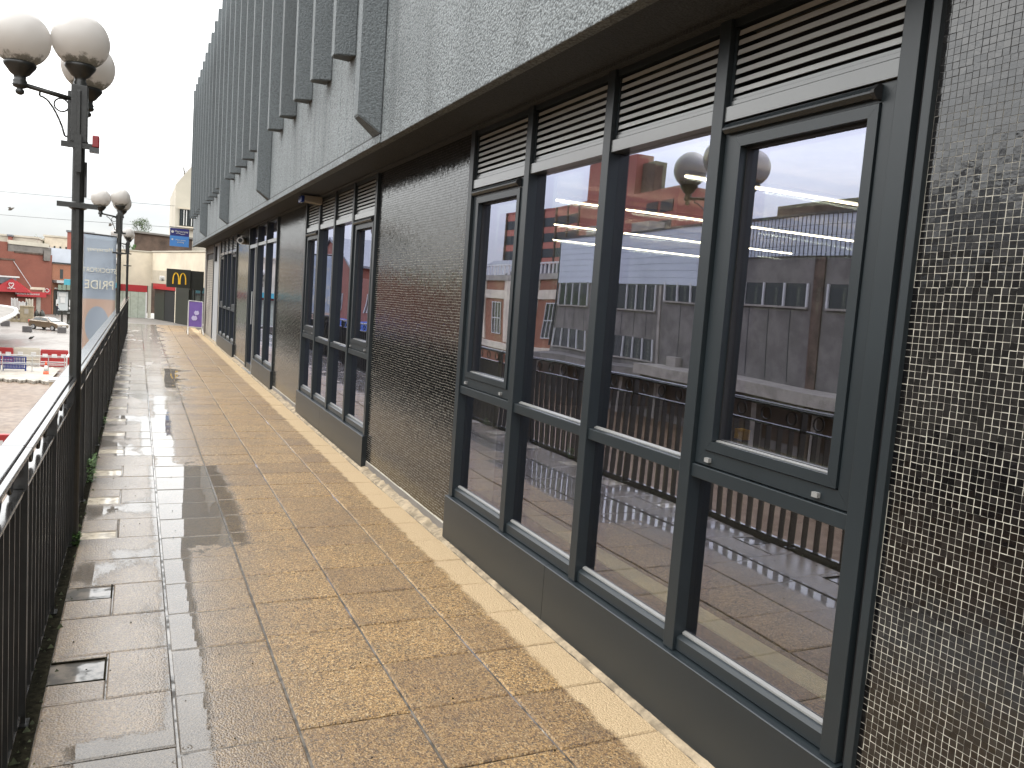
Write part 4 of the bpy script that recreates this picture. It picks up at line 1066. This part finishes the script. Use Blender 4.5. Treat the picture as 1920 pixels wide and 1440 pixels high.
for i in range(n+1):
    for j in range(2): hl.v.append((-160+i*11, 300+j*120, (ZP if j == 0 else hp_.z+3+2*math.sin(i*.9)+1.2*math.sin(i*2.3))))
for i in range(n): hl.f.append((i*2, i*2+2, i*2+3, i*2+1))
tag(hl.build('hill', simple('hillside', (.07, .10, .035), .9, 0, .3, .1)), kind='structure')
tp_ = at(76, 455, 240); tr = thing('tree', 'pale green tree in the gap between the white and beige blocks', 'tree', (tp_.x, 240, ZP))
foliage('crown', M_TREE, (tp_.x, 240, tp_.z-1.5), (3, 3, 3.2), 2200, .5, tr, 5); MB().tube((tp_.x, 240, ZP), (tp_.x, 240, tp_.z-2), .3, 6, .15).build('trunk', M_BARK, tr)

# ------------------------------------------------------------------ the square: street things
def stand(px, py, z=ZP): p = atz(px, py, z); return (p.x, p.y, z)
# car
def make_car(loc, rz):
    c = thing('parked_car', 'bronze hatchback parked on the wet square', 'car', loc, None, rz)
    paint = simple('bronze_paint', (.13, .095, .06), .28, .35, .03, 1, 0, Coat_Weight=1, Coat_Roughness=.05)
    Wd = .84
    side = [(-1.93, .32), (1.88, .30), (1.97, .45), (1.95, .68), (1.72, .84), (1.05, .98), (.25, 1.02), (-1.55, 1.06), (-1.90, 1.00), (-1.98, .62)]
    bm = bmesh.new()
    def ring(pts, y, k=1.0, zc=.6): return [bm.verts.new((p[0]*k, y, p[1])) for p in pts]
    rs = [ring([(p[0]*.95, .34+(p[1]-.34)*.95) for p in side], -Wd), ring(side, -Wd+.09), ring([(p[0]*1.015, p[1]) for p in side], 0), ring(side, Wd-.09), ring([(p[0]*.95, .34+(p[1]-.34)*.95) for p in side], Wd)]
    n = len(side)
    for a, b2 in zip(rs[:-1], rs[1:]):
        for i in range(n): bm.faces.new((a[i], a[(i+1) % n], b2[(i+1) % n], b2[i]))
    bm.faces.new(rs[0][::-1]); bm.faces.new(rs[-1])
    roof = [(.95, .99), (.28, 1.38), (-.45, 1.47), (-1.25, 1.42), (-1.78, 1.04)]
    def rr(y, top): return [bm.verts.new((p[0], y if p[1] < 1.1 else top, p[1])) for p in roof]
    a, b2 = rr(-.76, -.58), rr(.76, .58)
    for i in range(len(roof)-1): bm.faces.new((a[i], a[i+1], b2[i+1], b2[i]))
    bm.faces.new(a[::-1]); bm.faces.new(b2)
    bmesh.ops.recalc_face_normals(bm, faces=bm.faces)
    me = bpy.data.meshes.new('body'); bm.to_mesh(me); bm.free(); me.materials.append(paint)
    o = bpy.data.objects.new('body', me); COL.objects.link(o); o.parent = c; md = o.modifiers.new('b', 'BEVEL'); md.width = .05; md.segments = 3; md.limit_method = 'ANGLE'
    gm = M_FARGLASS
    for s in (-1, 1):
        def yy(z): return s*(.765-(z-1.04)/.40*.175 if z > 1.04 else .765)
        for quad in ([(.72, 1.06), (.24, 1.33), (-.30, 1.40), (-.34, 1.07)], [(-.42, 1.07), (-.38, 1.40), (-1.15, 1.36), (-1.38, 1.12)]):
            P = [(x, yy(z)+s*.006, z) for x, z in quad]; P2 = [(x, yy(z)-s*.02, z) for x, z in quad]
            MB().poly(P+P2, [(0,1,2,3),(7,6,5,4),(0,4,5,1),(1,5,6,2),(2,6,7,3),(3,7,4,0)]).build('side_window', gm, c, local=True, fixn=True)
        for x in (1.22, -1.25):
            w_ = MB().tube((x, s*.70, .31), (x, s*.865, .31), .31, 20).build('wheel', M_BLACK, c, local=True, bevel=.02)
            MB().tube((x, s*.866, .31), (x, s*.875, .31), .20, 14).build('rim', M_STEEL, w_, local=True)
        MB().box(1.60, 1.93, s*.48, s*.78, .62, .76).build('headlight', M_WHITE, c, local=True, bevel=.03)
        MB().box(-1.95, -1.80, s*.60, s*.80, .78, 1.05).build('tail_light', simple('tail_red', (.5, .02, .02), .3, 0, 0), c, local=True, bevel=.03)
        MB().box(.55, .72, s*.80, s*.96, 1.0, 1.13).build('mirror', paint, c, local=True, bevel=.03)
        MB().box(-.36, -.34, s*.838, s*.846, .40, 1.0).build('door_seam', M_BLACK, c, local=True)
    P = [(.97, -.66, 1.03), (.97, .66, 1.03), (.33, .54, 1.385), (.33, -.54, 1.385)]
    P2 = [(p[0]-.03, p[1], p[2]-.03) for p in P]; P = [(p[0]+.012, p[1], p[2]+.02) for p in P]
    MB().poly(P+P2, [(0,1,2,3),(7,6,5,4),(0,4,5,1),(1,5,6,2),(2,6,7,3),(3,7,4,0)]).build('windscreen', simple('screen', (.16, .18, .19), .1, 0, 0), c, local=True, fixn=True)
    MB().box(1.93, 1.995, -.42, .42, .36, .56).build('grille', M_BLACK, c, local=True, bevel=.02); MB().box(1.996, 2.01, -.26, .26, .46, .56).build('number_plate', M_WHITE, c, local=True)
    return c
pf, pr = atz(122, 620, ZP), atz(67, 617.5, ZP)
make_car(((pf.x+pr.x)/2-.2, (pf.y+pr.y)/2, ZP), R(-36))
# dark granite seat blocks
for (px, py), lb in zip(((10, 611.5), (51, 622.5), (116, 624)), ('leftmost dark granite cube seat on the square', 'dark granite cube seat left of the bronze car', 'dark granite cube seat in front of the bronze car')):
    p = stand(px, py); t = thing('stone_block', lb, 'seat block', p, 'granite cube seats on the square')
    MB().box(-.42, .42, -.35, .35, 0, .62).build('block', M_DKCONC if False else simple('granite', (.07, .065, .065), .6, 0, .2, 4) if 'granite' not in bpy.data.materials else bpy.data.materials['granite'], t, local=True, bevel=.02)
    MB().box(-.40, .40, -.33, .33, .621, .64).build('top', M_CONC, t, local=True)
# stone balustrade with plaque
bs = thing('balustrade', 'old sandstone balustrade wall with a plaque behind the bronze car', 'wall', stand(40, 605))
YW = 117
a, b_ = at(-10, 600, YW), at(37, 600, YW)
MB().box(a.x, b_.x, YW, YW+.5, ZP, ZP+.3).build('plinth', M_STONE, bs); MB().box(a.x, b_.x, YW-.05, YW+.55, ZP+1.25, ZP+1.5).build('coping', M_STONE, bs)
k = 0; x = a.x+.2; bm_ = MB().lathe([(.10, .30), (.14, .55), (.06, .9), (.11, 1.25)], n=8).mesh('stone_baluster', M_STONE)
while x < b_.x-.1: inst('stone_baluster', bm_, bs, (x, YW+.25, ZP)); x += .42
a2 = at(62, 600, YW); MB().box(b_.x+.01, a2.x, YW-.1, YW+.7, ZP, ZP+1.9).build('pedestal', M_STONE, bs, bevel=.04)
MB().box(b_.x-.03, a2.x+.05, YW-.15, YW+.75, ZP+1.905, ZP+2.05).build('pedestal_cap', M_STONE, bs); MB().box(b_.x+.5, a2.x-.5, YW-.13, YW-.102, ZP+1.1, ZP+1.7).build('plaque', M_CONC2, bs)
# goods standing outside the shop
for px, py, h_, w_, m_, nm, lb in ((43, 585, 1.2, 1.1, M_WHITE, 'display_rack', 'pale rack of small goods standing behind the sandstone balustrade'), (55, 586, 1.6, .9, M_CREAM2, 'display_rack', 'striped pale rack in front of the charity shop window'),
                             (27, 583, 1.6, .8, M_WHITE, 'display_rack', 'white and red display stand left of the shop window')):
    p = stand(px, py+6); p = (p[0], 126, ZP); q_ = at(px, py, 126); t = thing(nm, lb, 'display', (q_.x, 126, ZP))
    MB().box(-w_/2, w_/2, -.2, .2, 0, h_*.5).build('base', M_BROWN, t, local=True)
    for j in range(5): MB().box(-w_/2+j*w_/5+.02, -w_/2+(j+1)*w_/5-.03, -.15, .15, h_*.5+.002, h_+1.1-.1*(j % 2)).build('item', m_, t, local=True)
# black bins
for px0, px1, lb in ((64, 73, 'left one of two big black rubbish sacks heaped by the shop'), (73.5, 84, 'right one of two big black rubbish sacks heaped by the shop')):
    a, b_ = at(px0, 590, 124), at(px1, 590, 124); t = thing('rubbish_sack', lb, 'rubbish sack', ((a.x+b_.x)/2, 124, ZP), 'black sacks outside the charity shop')
    r_ = (b_.x-a.x)/2; MB().lathe([(r_*.8, 0), (r_*1.02, .3), (r_, .85), (r_*.75, 1.15), (r_*.25, 1.25), (r_*.35, 1.4)], n=14).build('sack', M_SIGNBK, t, local=True, smooth=True)
for px, py, h_, r_, lb in ((116, 606, 1.7, .11, 'slim black bollard post between the walker and the tall lamp post'), (131, 608, 1.5, .36, 'black litter bin right beside the nearest lamp post')):
    t = thing('bollard' if r_ < .3 else 'litter_bin', lb, 'bollard' if r_ < .3 else 'bin', stand(px, py))
    MB().lathe([(r_*1.2, 0), (r_*1.2, .15), (r_, .2), (r_, h_*.85), (r_*1.25, h_*.88), (r_*1.2, h_*.95), (r_*.4, h_)], n=14).build('body', M_SIGNBK, t, local=True, smooth=True)
# people
def person(lab, loc, rz, jacket, trousers, stride=.3, bag=None):
    t = thing('person', lab, 'person', loc, None, rz); s = stride
    J = [(0, 0, .98), (0, .0, 1.20), (.01, 0, 1.42), (.02, 0, 1.53), (.03, 0, 1.66),
         (0, .10, .92), (s*.45, .10, .50), (s*.75, .10, .08), (s*.75+.17, .10, .04),
         (0, -.10, .92), (-s*.25, -.10, .50), (-s*.85, -.10, .11), (-s*.85+.15, -.10, .04),
         (.01, .20, 1.40), (-.06, .26, 1.14), (.08, .25, .92), (.01, -.20, 1.40), (.10, -.26, 1.16), (.28, -.24, 1.02), (.115, .245, .84), (.35, -.235, .99), (.05, 0, 1.75)]
    E = [(0, 1), (1, 2), (2, 3), (3, 4), (4, 21), (0, 5), (5, 6), (6, 7), (7, 8), (0, 9), (9, 10), (10, 11), (11, 12), (2, 13), (13, 14), (14, 15), (15, 19), (2, 16), (16, 17), (17, 18), (18, 20)]
    rad = [.15, .155, .17, .06, .105, .10, .068, .05, .04, .10, .068, .05, .04, .075, .055, .042, .075, .055, .042, .04, .04, .08]
    me = bpy.data.meshes.new('body'); me.from_pydata(J, E, []); o = bpy.data.objects.new('body', me); COL.objects.link(o)
    md = o.modifiers.new('skin', 'SKIN')
    for i, r_ in enumerate(rad): me.skin_vertices[0].data[i].radius = (r_, r_)
    me.skin_vertices[0].data[0].use_root = True
    o.modifiers.new('sub', 'SUBSURF').levels = 1; o.modifiers['sub'].render_levels = 1
    dg_ = bpy.context.evaluated_depsgraph_get(); m2 = bpy.data.meshes.new_from_object(o.evaluated_get(dg_)); bpy.data.objects.remove(o)
    m2.materials.clear()
    for mm in (jacket, trousers, simple('skin_'+lab[:6], (.42, .26, .19), .6, 0, 0)): m2.materials.append(mm)
    for f_ in m2.polygons:
        z = f_.center.z; f_.material_index = 2 if (z > 1.55 or (z < 1.0 and abs(f_.center.y) > .21) or f_.center.x > .31) else (1 if z < .95 else 0)
    o = bpy.data.objects.new('body', m2); COL.objects.link(o); o.parent = t
    MB().lathe([(.05, 1.63), (.112, 1.68), (.118, 1.76), (.085, 1.84), (.02, 1.865)], (.02, 0, 0), 12).build('hair', M_BARK, t, local=True, smooth=True)
    if bag: MB().box(.03, .17, .22, .30, .50, .80).build('bag', bag, t, local=True, bevel=.02)
    return t
DKJ = simple('navy_coat', (.018, .02, .035), .7, 0, 0); DKT = simple('dark_trousers', (.02, .02, .022), .7, 0, 0)
person('person in dark coat walking past the small shop carrying a pale bag', stand(107, 592.5), R(15), DKJ, DKT, .35, M_CLAD)
person('person in dark clothes sitting low at the left edge near the balustrade', stand(4, 608), R(190), DKJ, DKT, .1)
# barriers
def water_barrier(lab, px0, px1, Y, h_, mat, rows=3):
    a, b_ = at(px0, 670, Y), at(px1, 670, Y); t = thing('water_barrier', lab, 'barrier', (a.x, Y, ZP), 'plastic traffic barriers round the works'); w_ = b_.x-a.x
    MB().prism([(-.22, 0), (.22, 0), (.20, .22), (.11, .38), (.09, h_), (-.09, h_), (-.11, .38), (-.20, .22)], 'x', 0, w_).build('body', mat, t, local=True, bevel=.02, fixn=True)
    for k in range(rows): MB().box(w_*(k+.5)/rows-.16, w_*(k+.5)/rows+.16, -.125, -.092, h_*.58, h_*.80).build('white_block', M_WHITE, t, local=True, bevel=.02)
    MB().box(.03, w_-.03, -.06, .06, h_+.002, h_+.07).build('top_rib', mat, t, local=True)
    MB().box(.03, w_-.03, -.205, -.12, .30, .36).build('ledge', M_WHITE if mat == M_REDP else M_CREAM2, t, local=True)
ZH = 1.1
water_barrier('red plastic traffic barrier at the far left of the works', -30, 25, 64.4, ZH, M_REDP, 3)
water_barrier('cream plastic traffic barrier between the two red ones', 26, 75, 64.8, ZH, M_CREAM2, 2)
water_barrier('red plastic traffic barrier behind the orange cone', 76, 128, 63.8, ZH, M_REDP, 3)
p = atz(128, 702, ZP); t = thing('water_barrier', 'white plastic barrier with red stripe seen end on beside the nearest lamp post', 'barrier', (p.x, p.y, ZP), 'plastic traffic barriers round the works')
MB().prism([(-.30, 0), (.30, 0), (.26, .4), (.16, .5), (.14, 1.2), (-.14, 1.2), (-.16, .5), (-.26, .4)], 'y', 0, 1.8).build('body', M_WHITE, t, local=True, bevel=.03, fixn=True)
MB().box(-.05, .05, -.02, -.002, .3, 1.1).build('stripe', M_REDP, t, local=True)
# blue pedestrian barriers
def ped_barrier(lab, px0, px1, py, mat):
    a, b_ = atz(px0, py, ZP), atz(px1, py, ZP); Y = (a.y+b_.y)/2; w_ = b_.x-a.x; t = thing('pedestrian_barrier', lab, 'barrier', (a.x, Y, ZP), 'blue pedestrian barriers')
    fr = MB()
    for z in (.28, .60, 1.02): fr.box(.0, w_, -.03, .03, z, z+.085)
    for x in (0, w_-.09): fr.box(x, x+.09, -.035, .035, .1, 1.06)
    fr.build('frame', mat, t, local=True, bevel=.015)
    n_ = 13
    for k in range(n_): MB().box(.12+(w_-.24)*k/n_, .12+(w_-.24)*k/n_+.07, -.02, .02, .37, .598).build('bar', mat, t, local=True); MB().box(.12+(w_-.24)*k/n_, .12+(w_-.24)*k/n_+.05, -.02, .02, .687, 1.018).build('bar', mat, t, local=True)
    for x in (.3, w_-.4): MB().box(x, x+.1, -.35, .35, 0, .1).build('foot', M_BLACK, t, local=True)
ped_barrier('right hand blue plastic pedestrian barrier in front of the cream barrier', 3, 50, 700, M_BLUE)
ped_barrier('left hand blue plastic pedestrian barrier at the edge of the view', -46, 2, 697, M_BLUE)
# galvanised crowd barrier
a, b_ = atz(60, 702, ZP), atz(121, 703, ZP); t = thing('crowd_barrier', 'galvanised steel rail barrier running behind the orange cone', 'barrier', (a.x, a.y, ZP))
w_ = b_.x-a.x; f = MB()
for z in (.12, .62, .70, 1.12, 1.20): f.tube((-4.0, 0, z+.05), (w_, 0, z), .022, 6)
for x in (-4.0, -1.6, 0, w_*.5, w_): f.tube((x, 0, 0), (x, 0, 1.24), .026, 6)
f.build('frame', M_STEEL, t, local=True)
# cone
t = thing('traffic_cone', 'orange and white traffic cone standing in front of the red barrier', 'cone', stand(86, 706.5))
M_OR = simple('cone_orange', (.75, .09, .03), .45, 0, 0)
MB().box(-.24, .24, -.24, .24, 0, .05).build('base', M_BLACK, t, local=True, bevel=.01)
MB().lathe([(.19, .05), (.135, .36)], n=16).build('lower_cone', M_OR, t, local=True, smooth=True)
MB().lathe([(.136, .362), (.075, .72)], n=16).build('white_sleeve', M_WHITE, t, local=True, smooth=True)
MB().lathe([(.075, .722), (.035, .95), (.03, .96)], n=16).build('upper_cone', M_OR, t, local=True, smooth=True)
# beige blocks and raised edge of the works
a = at(93, 712, 50); b_ = at(110, 712, 50)
t = thing('block_wall', 'beige rendered end wall with pale coping just behind the railing', 'wall', (a.x, 50, ZP))
MB().box(a.x, a.x+.62, 50, 51, ZP-.0, a.z-.12).build('pier', M_BEIGE, t); MB().box(a.x+.65, a.x+4.5, 50.05, 50.9, ZP, a.z-.12).build('wall', M_BEIGE, t)
MB().box(a.x-.05, a.x+4.5, 49.95, 51.1, a.z-.118, a.z+.02).build('coping', M_WHITE, t)
ed = MB(); prev = None
for i in range(60):
    px_ = -60+i*2.6; p = atz(px_, 715+px_*.05+1.2*math.sin(i*.7)+.6*math.sin(i*1.9), ZP+.02); cur = [(p.x, p.y, ZP-.0), (p.x, p.y+.02, ZP+.17), (p.x, p.y+7.5, ZP+.17)]
    if prev:
        n0 = len(ed.v); ed.v += prev+cur; ed.f += [(n0, n0+3, n0+4, n0+1), (n0+1, n0+4, n0+5, n0+2)]
    prev = cur
tag(ed.build('pavement_edge', M_CONC2), kind='structure')
# near red barrier sections just outside the railing
for (px0, px1, py, lb) in ((-60, 22, 868, 'near red and white plastic barrier showing over the handrail'),):
    a, b_ = atz(px0, py, ZP), atz(px1, py, ZP); Y = b_.y; t = thing('water_barrier', lb, 'barrier', (a.x, Y, ZP), 'plastic traffic barriers round the works'); w_ = b_.x-a.x
    MB().prism([(-.22, 0), (.22, 0), (.11, .38), (.09, 1.0), (-.09, 1.0), (-.11, .38)], 'x', 0, w_).build('body', M_REDP, t, local=True, bevel=.02, fixn=True)
    for k in range(3): MB().box(w_-.5-k*.9, w_-.25-k*.9, -.12, -.093, .55, .8).build('white_block', M_WHITE, t, local=True)
    MB().box(0, w_, -.115, -.095, .45, .49).build('ledge', M_WHITE, t, local=True)
# curved canopy with tubular edge
zc_ = -2.2; rim = [atz(px, py, zc_) for px, py in ((-50, 626), (0, 602), (16, 595), (26, 590), (31, 585), (30, 580), (20, 577), (0, 574), (-50, 569))]
t = thing('canopy', 'grey canopy roof with fat white tubular rim at the left edge', 'canopy', (rim[3].x, rim[3].y, ZP))
MB().prism([(p.x, p.y) for p in rim], 'z', zc_-.05, zc_+.05).build('roof', M_CONC, t, fixn=True)
MB().path(rim, .16, 10).build('rim', M_WHITE, t, smooth=True)
MB().tube((rim[3].x-3, rim[3].y+2, ZP), (rim[3].x-3, rim[3].y+2, zc_), .12, 8).build('column', M_STEEL, t)
# birds
def bird(lab, c, s, stand_):
    t = thing('bird', lab, 'bird', c); b2 = MB().lathe([(.01, -.13), (.05, -.08), (.07, 0), (.055, .07), (.035, .10), (.04, .13), (.02, .165), (.004, .20)], n=10).build('body', M_SIGNBK if stand_ else M_CONC, t, local=True, smooth=True)
    b2.rotation_euler = (0, R(60), 0); b2.location.z = .12*s if stand_ else 0; b2.scale = (s, s, s)
    if stand_: MB().tube((0, .02, 0), (0, .02, .1), .008, 4).tube((.03, -.02, 0), (.02, -.02, .1), .008, 4).build('legs', M_REDP, t, local=True)
    else:
        for q in (-1, 1): MB().poly([(-.05, 0, 0), (.08, 0, 0), (.02, q*.3, .12), (-.1, q*.5, .05), (-.05, 0, -.01), (.08, 0, -.01), (.02, q*.3, .11), (-.1, q*.5, .04)], [(0,1,2,3),(7,6,5,4),(0,4,5,1),(1,5,6,2),(2,6,7,3),(3,7,4,0)]).build('wing', M_CONC, t, local=True)
bird('pigeon standing alone on the wet square', stand(58, 637.5), 1.7, True)
bird('gull flying left of the nearest lamp post', tuple(at(20, 392, 60)), 1.2, False)
bird('small gull flying between the second lamp globes and the railing end', tuple(at(207, 422, 60)), 1.0, False)
# overhead wires
for (a, b_, c_, lb) in (((-30, 356), (160, 372), (352, 388), 'upper overhead wire crossing the sky'), ((-30, 400), (160, 413), (352, 428), 'lower overhead wire crossing the sky')):
    P = []
    for i in range(13):
        u = i/12; x = a[0]+(c_[0]-a[0])*u; y = a[1]+(c_[1]-a[1])*u+8*u*(1-u)*.4; P.append(at(x, y, 60-16*u))
    tag(MB().path(P, .012, 4).build('overhead_wire', M_LAMP), lb, 'wire')
# ------------------------------------------------------------------ the far side of the square, mirrored in the windows
G = thing('concrete_office', 'grey concrete office building with white ribbed cladding facing the windows across the square', 'building', (-26, 34, ZP))
XO = -26
def gb(name, y0, y1, z0, z1, mat, out=0.0, th=.3, par=None, bevel=0): return MB().box(XO+out-th, XO+out, y0, y1, z0, z1).build(name, mat, par or G, bevel=bevel)
gb('wall', -20, 56, ZP, 6.9, M_CONC, 0, 10)
for k in range(8): gb('cladding_sheet', 37.7, 56.1, 3.45+k*.44, 3.45+k*.44+.425, M_CLAD, .10+.004*(k % 2), .095)
for k in range(4): gb('cladding_sheet', 8, 37.2, 5.05+k*.475, 5.05+k*.475+.46, M_CLAD, .10+.004*(k % 2), .095)
rib_ = MB()
for k in range(110): rib_.box(XO+.106, XO+.125, 8.1+k*.266, 8.13+k*.266, 5.05, 6.93)
tag(rib_.build('cladding_rib', M_ALU, G), kind='stuff')
gb('coping', -20, 56.2, 6.92, 7.05, M_ALU, .16, 10.2)
MB().box(XO-7, XO-1.0, 20, 33.2, 7.06, 7.75).build('roof_room', M_DKCONC, G)
def owin(y0, y1, z0, z1, n, wide=True):
    w = gb('window', y0, y1, z0, z1, M_FARGLASS, .02, .015)
    for k in range(n+1):
        yy = y0+(y1-y0)*k/n; MB().box(XO+.021, XO+.12, yy-.05, yy+.05, z0, z1).build('window_bar', M_WHITE, w)
    MB().box(XO+.021, XO+.13, y0-.05, y1+.05, z0-.10, z0-.001).build('sill', M_CONC2, w)
owin(42.0, 49.4, 1.75, 3.4, 6); owin(50.6, 55.6, 1.75, 3.4, 4); owin(42, 49.4, -1.5, -.12, 6); owin(50.6, 55.6, -1.5, -.12, 4)
owin(29.5, 36.9, 2.55, 3.72, 5); owin(21, 28.3, 2.55, 3.72, 5); owin(37.4, 41.0, 2.45, 3.6, 3); owin(10, 19, 2.55, 3.72, 6)
for y in (36.95, 56.0, 20.3):
    MB().tube((XO+.1, y, -1.5), (XO+.1, y, 6.9), .07, 8).build('drain_pipe', M_ALU, G)
for y in (39, 46, 52): MB().box(XO+.02, XO+.5, y, y+.9, -.95-.6, -.95).build('air_unit', M_CONC2, G, bevel=.02) if y == 39 else MB().box(XO-3, XO-1.5, y, y+2.2, 7.06, 8.0).build('roof_plant', M_CONC2, G)
for y in (41.5, 50.0): gb('pilaster', y-.12, y+.12, ZP, 3.4, M_CONC2, .06, .055)
gb('pilaster', 28.6, 29.2, ZP, 5.0, M_DKCONC, .08, .075)
for y in np.arange(30.5, 41, 1.5): gb('panel_joint', y, y+.04, -1.4, 2.4, M_ALU, .012, .011)
for y in np.arange(43, 56, 1.6): gb('panel_joint', y, y+.04, .0, 1.6, M_ALU, .012, .011)
gb('canopy', -20, 41, -2.15, -1.55, M_CONC2, 2.2, 2.19)
gb('canopy', 41.02, 56, -2.5, -1.95, M_CONC, 1.6, 1.59)
for y in np.arange(-18, 55, 4.2):
    gb('shop_window', y, y+3.7, ZP+.5, -2.6, M_BROWN, .05, .04); gb('column', y+3.75, y+4.1, ZP, -2.55, M_CONC2, .5, .45)
# brick building with white balustrades
G2 = thing('balustrade_building', 'old orange brick building with white rooftop balustrades next to the concrete office', 'building', (-28, 69, ZP))
def g2(name, y0, y1, z0, z1, mat, out=0.0, th=.3, par=None): return MB().box(-28+out-th, -28+out, y0, y1, z0, z1).build(name, mat, par or G2)
g2('wall', 56.4, 82, ZP, 4.2, M_BRICK2, 0, 8)
g2('string_course', 56.4, 82, 2.2, 3.0, M_CREAM, .12, .115); g2('parapet', 56.4, 82, 3.9, 4.4, M_CONC2, .2, .195)
g2('shop_canopy', 56.4, 82, -2.6, -2.0, M_CREAM, .6, .59)
for y in (57.5, 63, 68.5, 74, 79.0):
    g2('pier', y, y+1.3, -1.9, 3.88, M_CREAM, .15, .145)
    w = g2('window', y+2.0, y+3.9, -1.2, 1.9, M_FARGLASS, .03, .02)
    for k in range(4): MB().box(-27.968, -27.90, y+2.0+k*.62, y+2.06+k*.62, -1.2, 1.9).build('window_bar', M_WHITE, w)
    for k in range(3): MB().box(-27.968, -27.89, y+2.0, y+3.9, -1.2+k*1.5, -1.12+k*1.5).build('window_bar', M_WHITE, w)
bl_ = MB()
for k in range(36): bl_.box(-27.9, -27.8, 56.6+k*.7, 56.72+k*.7, 4.42, 5.25)
bl_.box(-27.92, -27.78, 56.5, 82, 5.26, 5.4); bl_.box(-27.92, -27.78, 56.5, 82, 4.41, 4.5) if False else None
bl_.build('balustrade', M_WHITE, G2)
MB().prism([(-36, 4.2), (-28.5, 4.2), (-32, 6.3)], 'y', 73, 82).build('roof', M_SLATE, G2)
M_TGLASS = simple('tower_glazing', (.012, .018, .02), .5, 0, .3, .4)
M_BRLT = simple('tower_spandrel', (.36, .13, .095), .8, 0, .1, .5)
# red tower block
G3 = thing('tower_block', 'red brown brick office tower with ribbon windows, mirrored in the nearest window', 'building', (-70, 130, ZP))
def tb(name, x0, x1, y0, y1, z0, z1, mat, par=None): return MB().box(x0, x1, y0, y1, z0, z1).build(name, mat, par or G3)
tb('wall', -75, -66, 95, 155, ZP, 20.3, M_TOWER); tb('lift_tower', -69.5, -66.5, 108, 122, 20.4, 26.6, M_TOWER); tb('plant_room', -70, -67.5, 104.5, 107.9, 20.4, 25.2, M_DKCONC)
for f_ in range(7):
    z0 = -1.2+f_*3.0
    for k in range(6): tb('window', -65.99, -65.9, 124.3+k*5.1, 128.6+k*5.1, z0, z0+1.7, M_TGLASS)
    tb('spandrel', -65.995, -65.93, 123.2, 154.9, z0+1.72, z0+2.95, M_BRLT)
    for k in range(2): tb('window', -65.99, -65.9, 96+k*4.2, 99.3+k*4.2, z0, z0+1.7, M_TGLASS)
for k in range(7): tb('pilaster', -65.99, -65.7, 123.4+k*5.1, 123.9+k*5.1, ZP, 20.2, M_DKCONC)
# gabled brick hall with poplars
G4 = thing('gabled_hall', 'red brick gabled hall with blue shop canopies, mirrored in the second window', 'building', (-24, 115, ZP))
zg = 7.2
MB().prism([(84, ZP), (108, ZP), (108, 3.6), (84, 3.2)], 'x', -31, -23).build('wall', M_BRICK, G4, fixn=True)
MB().prism([(108.02, ZP), (139, ZP), (139, 5.0), (123.5, 9.4), (108.02, 5.0)], 'x', -31, -23).build('gable_wall', M_BRICK, G4, fixn=True)
MB().prism([(107.4, 4.9), (107.4, 5.2), (123.5, 9.9), (139.6, 5.2), (139.6, 4.9), (123.5, 9.5)], 'x', -31.5, -22.6).build('roof', M_SLATE, G4, fixn=True)
for y in (88, 94, 100, 113, 120, 127, 133):
    w = MB().box(-22.99, -22.93, y, y+2, -.8, 1.6).build('window', M_FARGLASS, G4)
    for k in (0, 1, 2): MB().box(-22.92, -22.85, y+k*.95, y+.1+k*.95, -.8, 1.6).build('window_bar', M_WHITE, w)
MB().box(-22.99, -21.8, 84, 138, -2.9, -1.9).build('canopy', simple('canopy_blue', (.02, .08, .35), .5, 0, 0), G4)
for i, (y, h_) in enumerate(((122, 17), (127, 20), (134, 16), (116, 13))):
    t = thing('poplar_tree', 'tall slender poplar behind the gabled brick hall, '+['second from the right', 'tallest of the row', 'leftmost of the row', 'shortest and rightmost'][i], 'tree', (-33, y, ZP), 'poplars behind the hall')
    MB().tube((-33, y, ZP), (-33, y, ZP+h_*.8), .35, 7, .1).build('trunk', M_BARK, t)
    foliage('crown', M_TREE, (-33, y, ZP+h_*.55), (1.5, 1.5, h_*.48), 2600, .8, t, 20+i)
# ------------------------------------------------------------------ teal band beside the end building
wallseg('fascia_band', (-2.6, 36.0), (-.62, 36.0), 1.12, 1.34, simple('teal', (.06, .32, .40), .5, 0, .05), .3, out=.2)
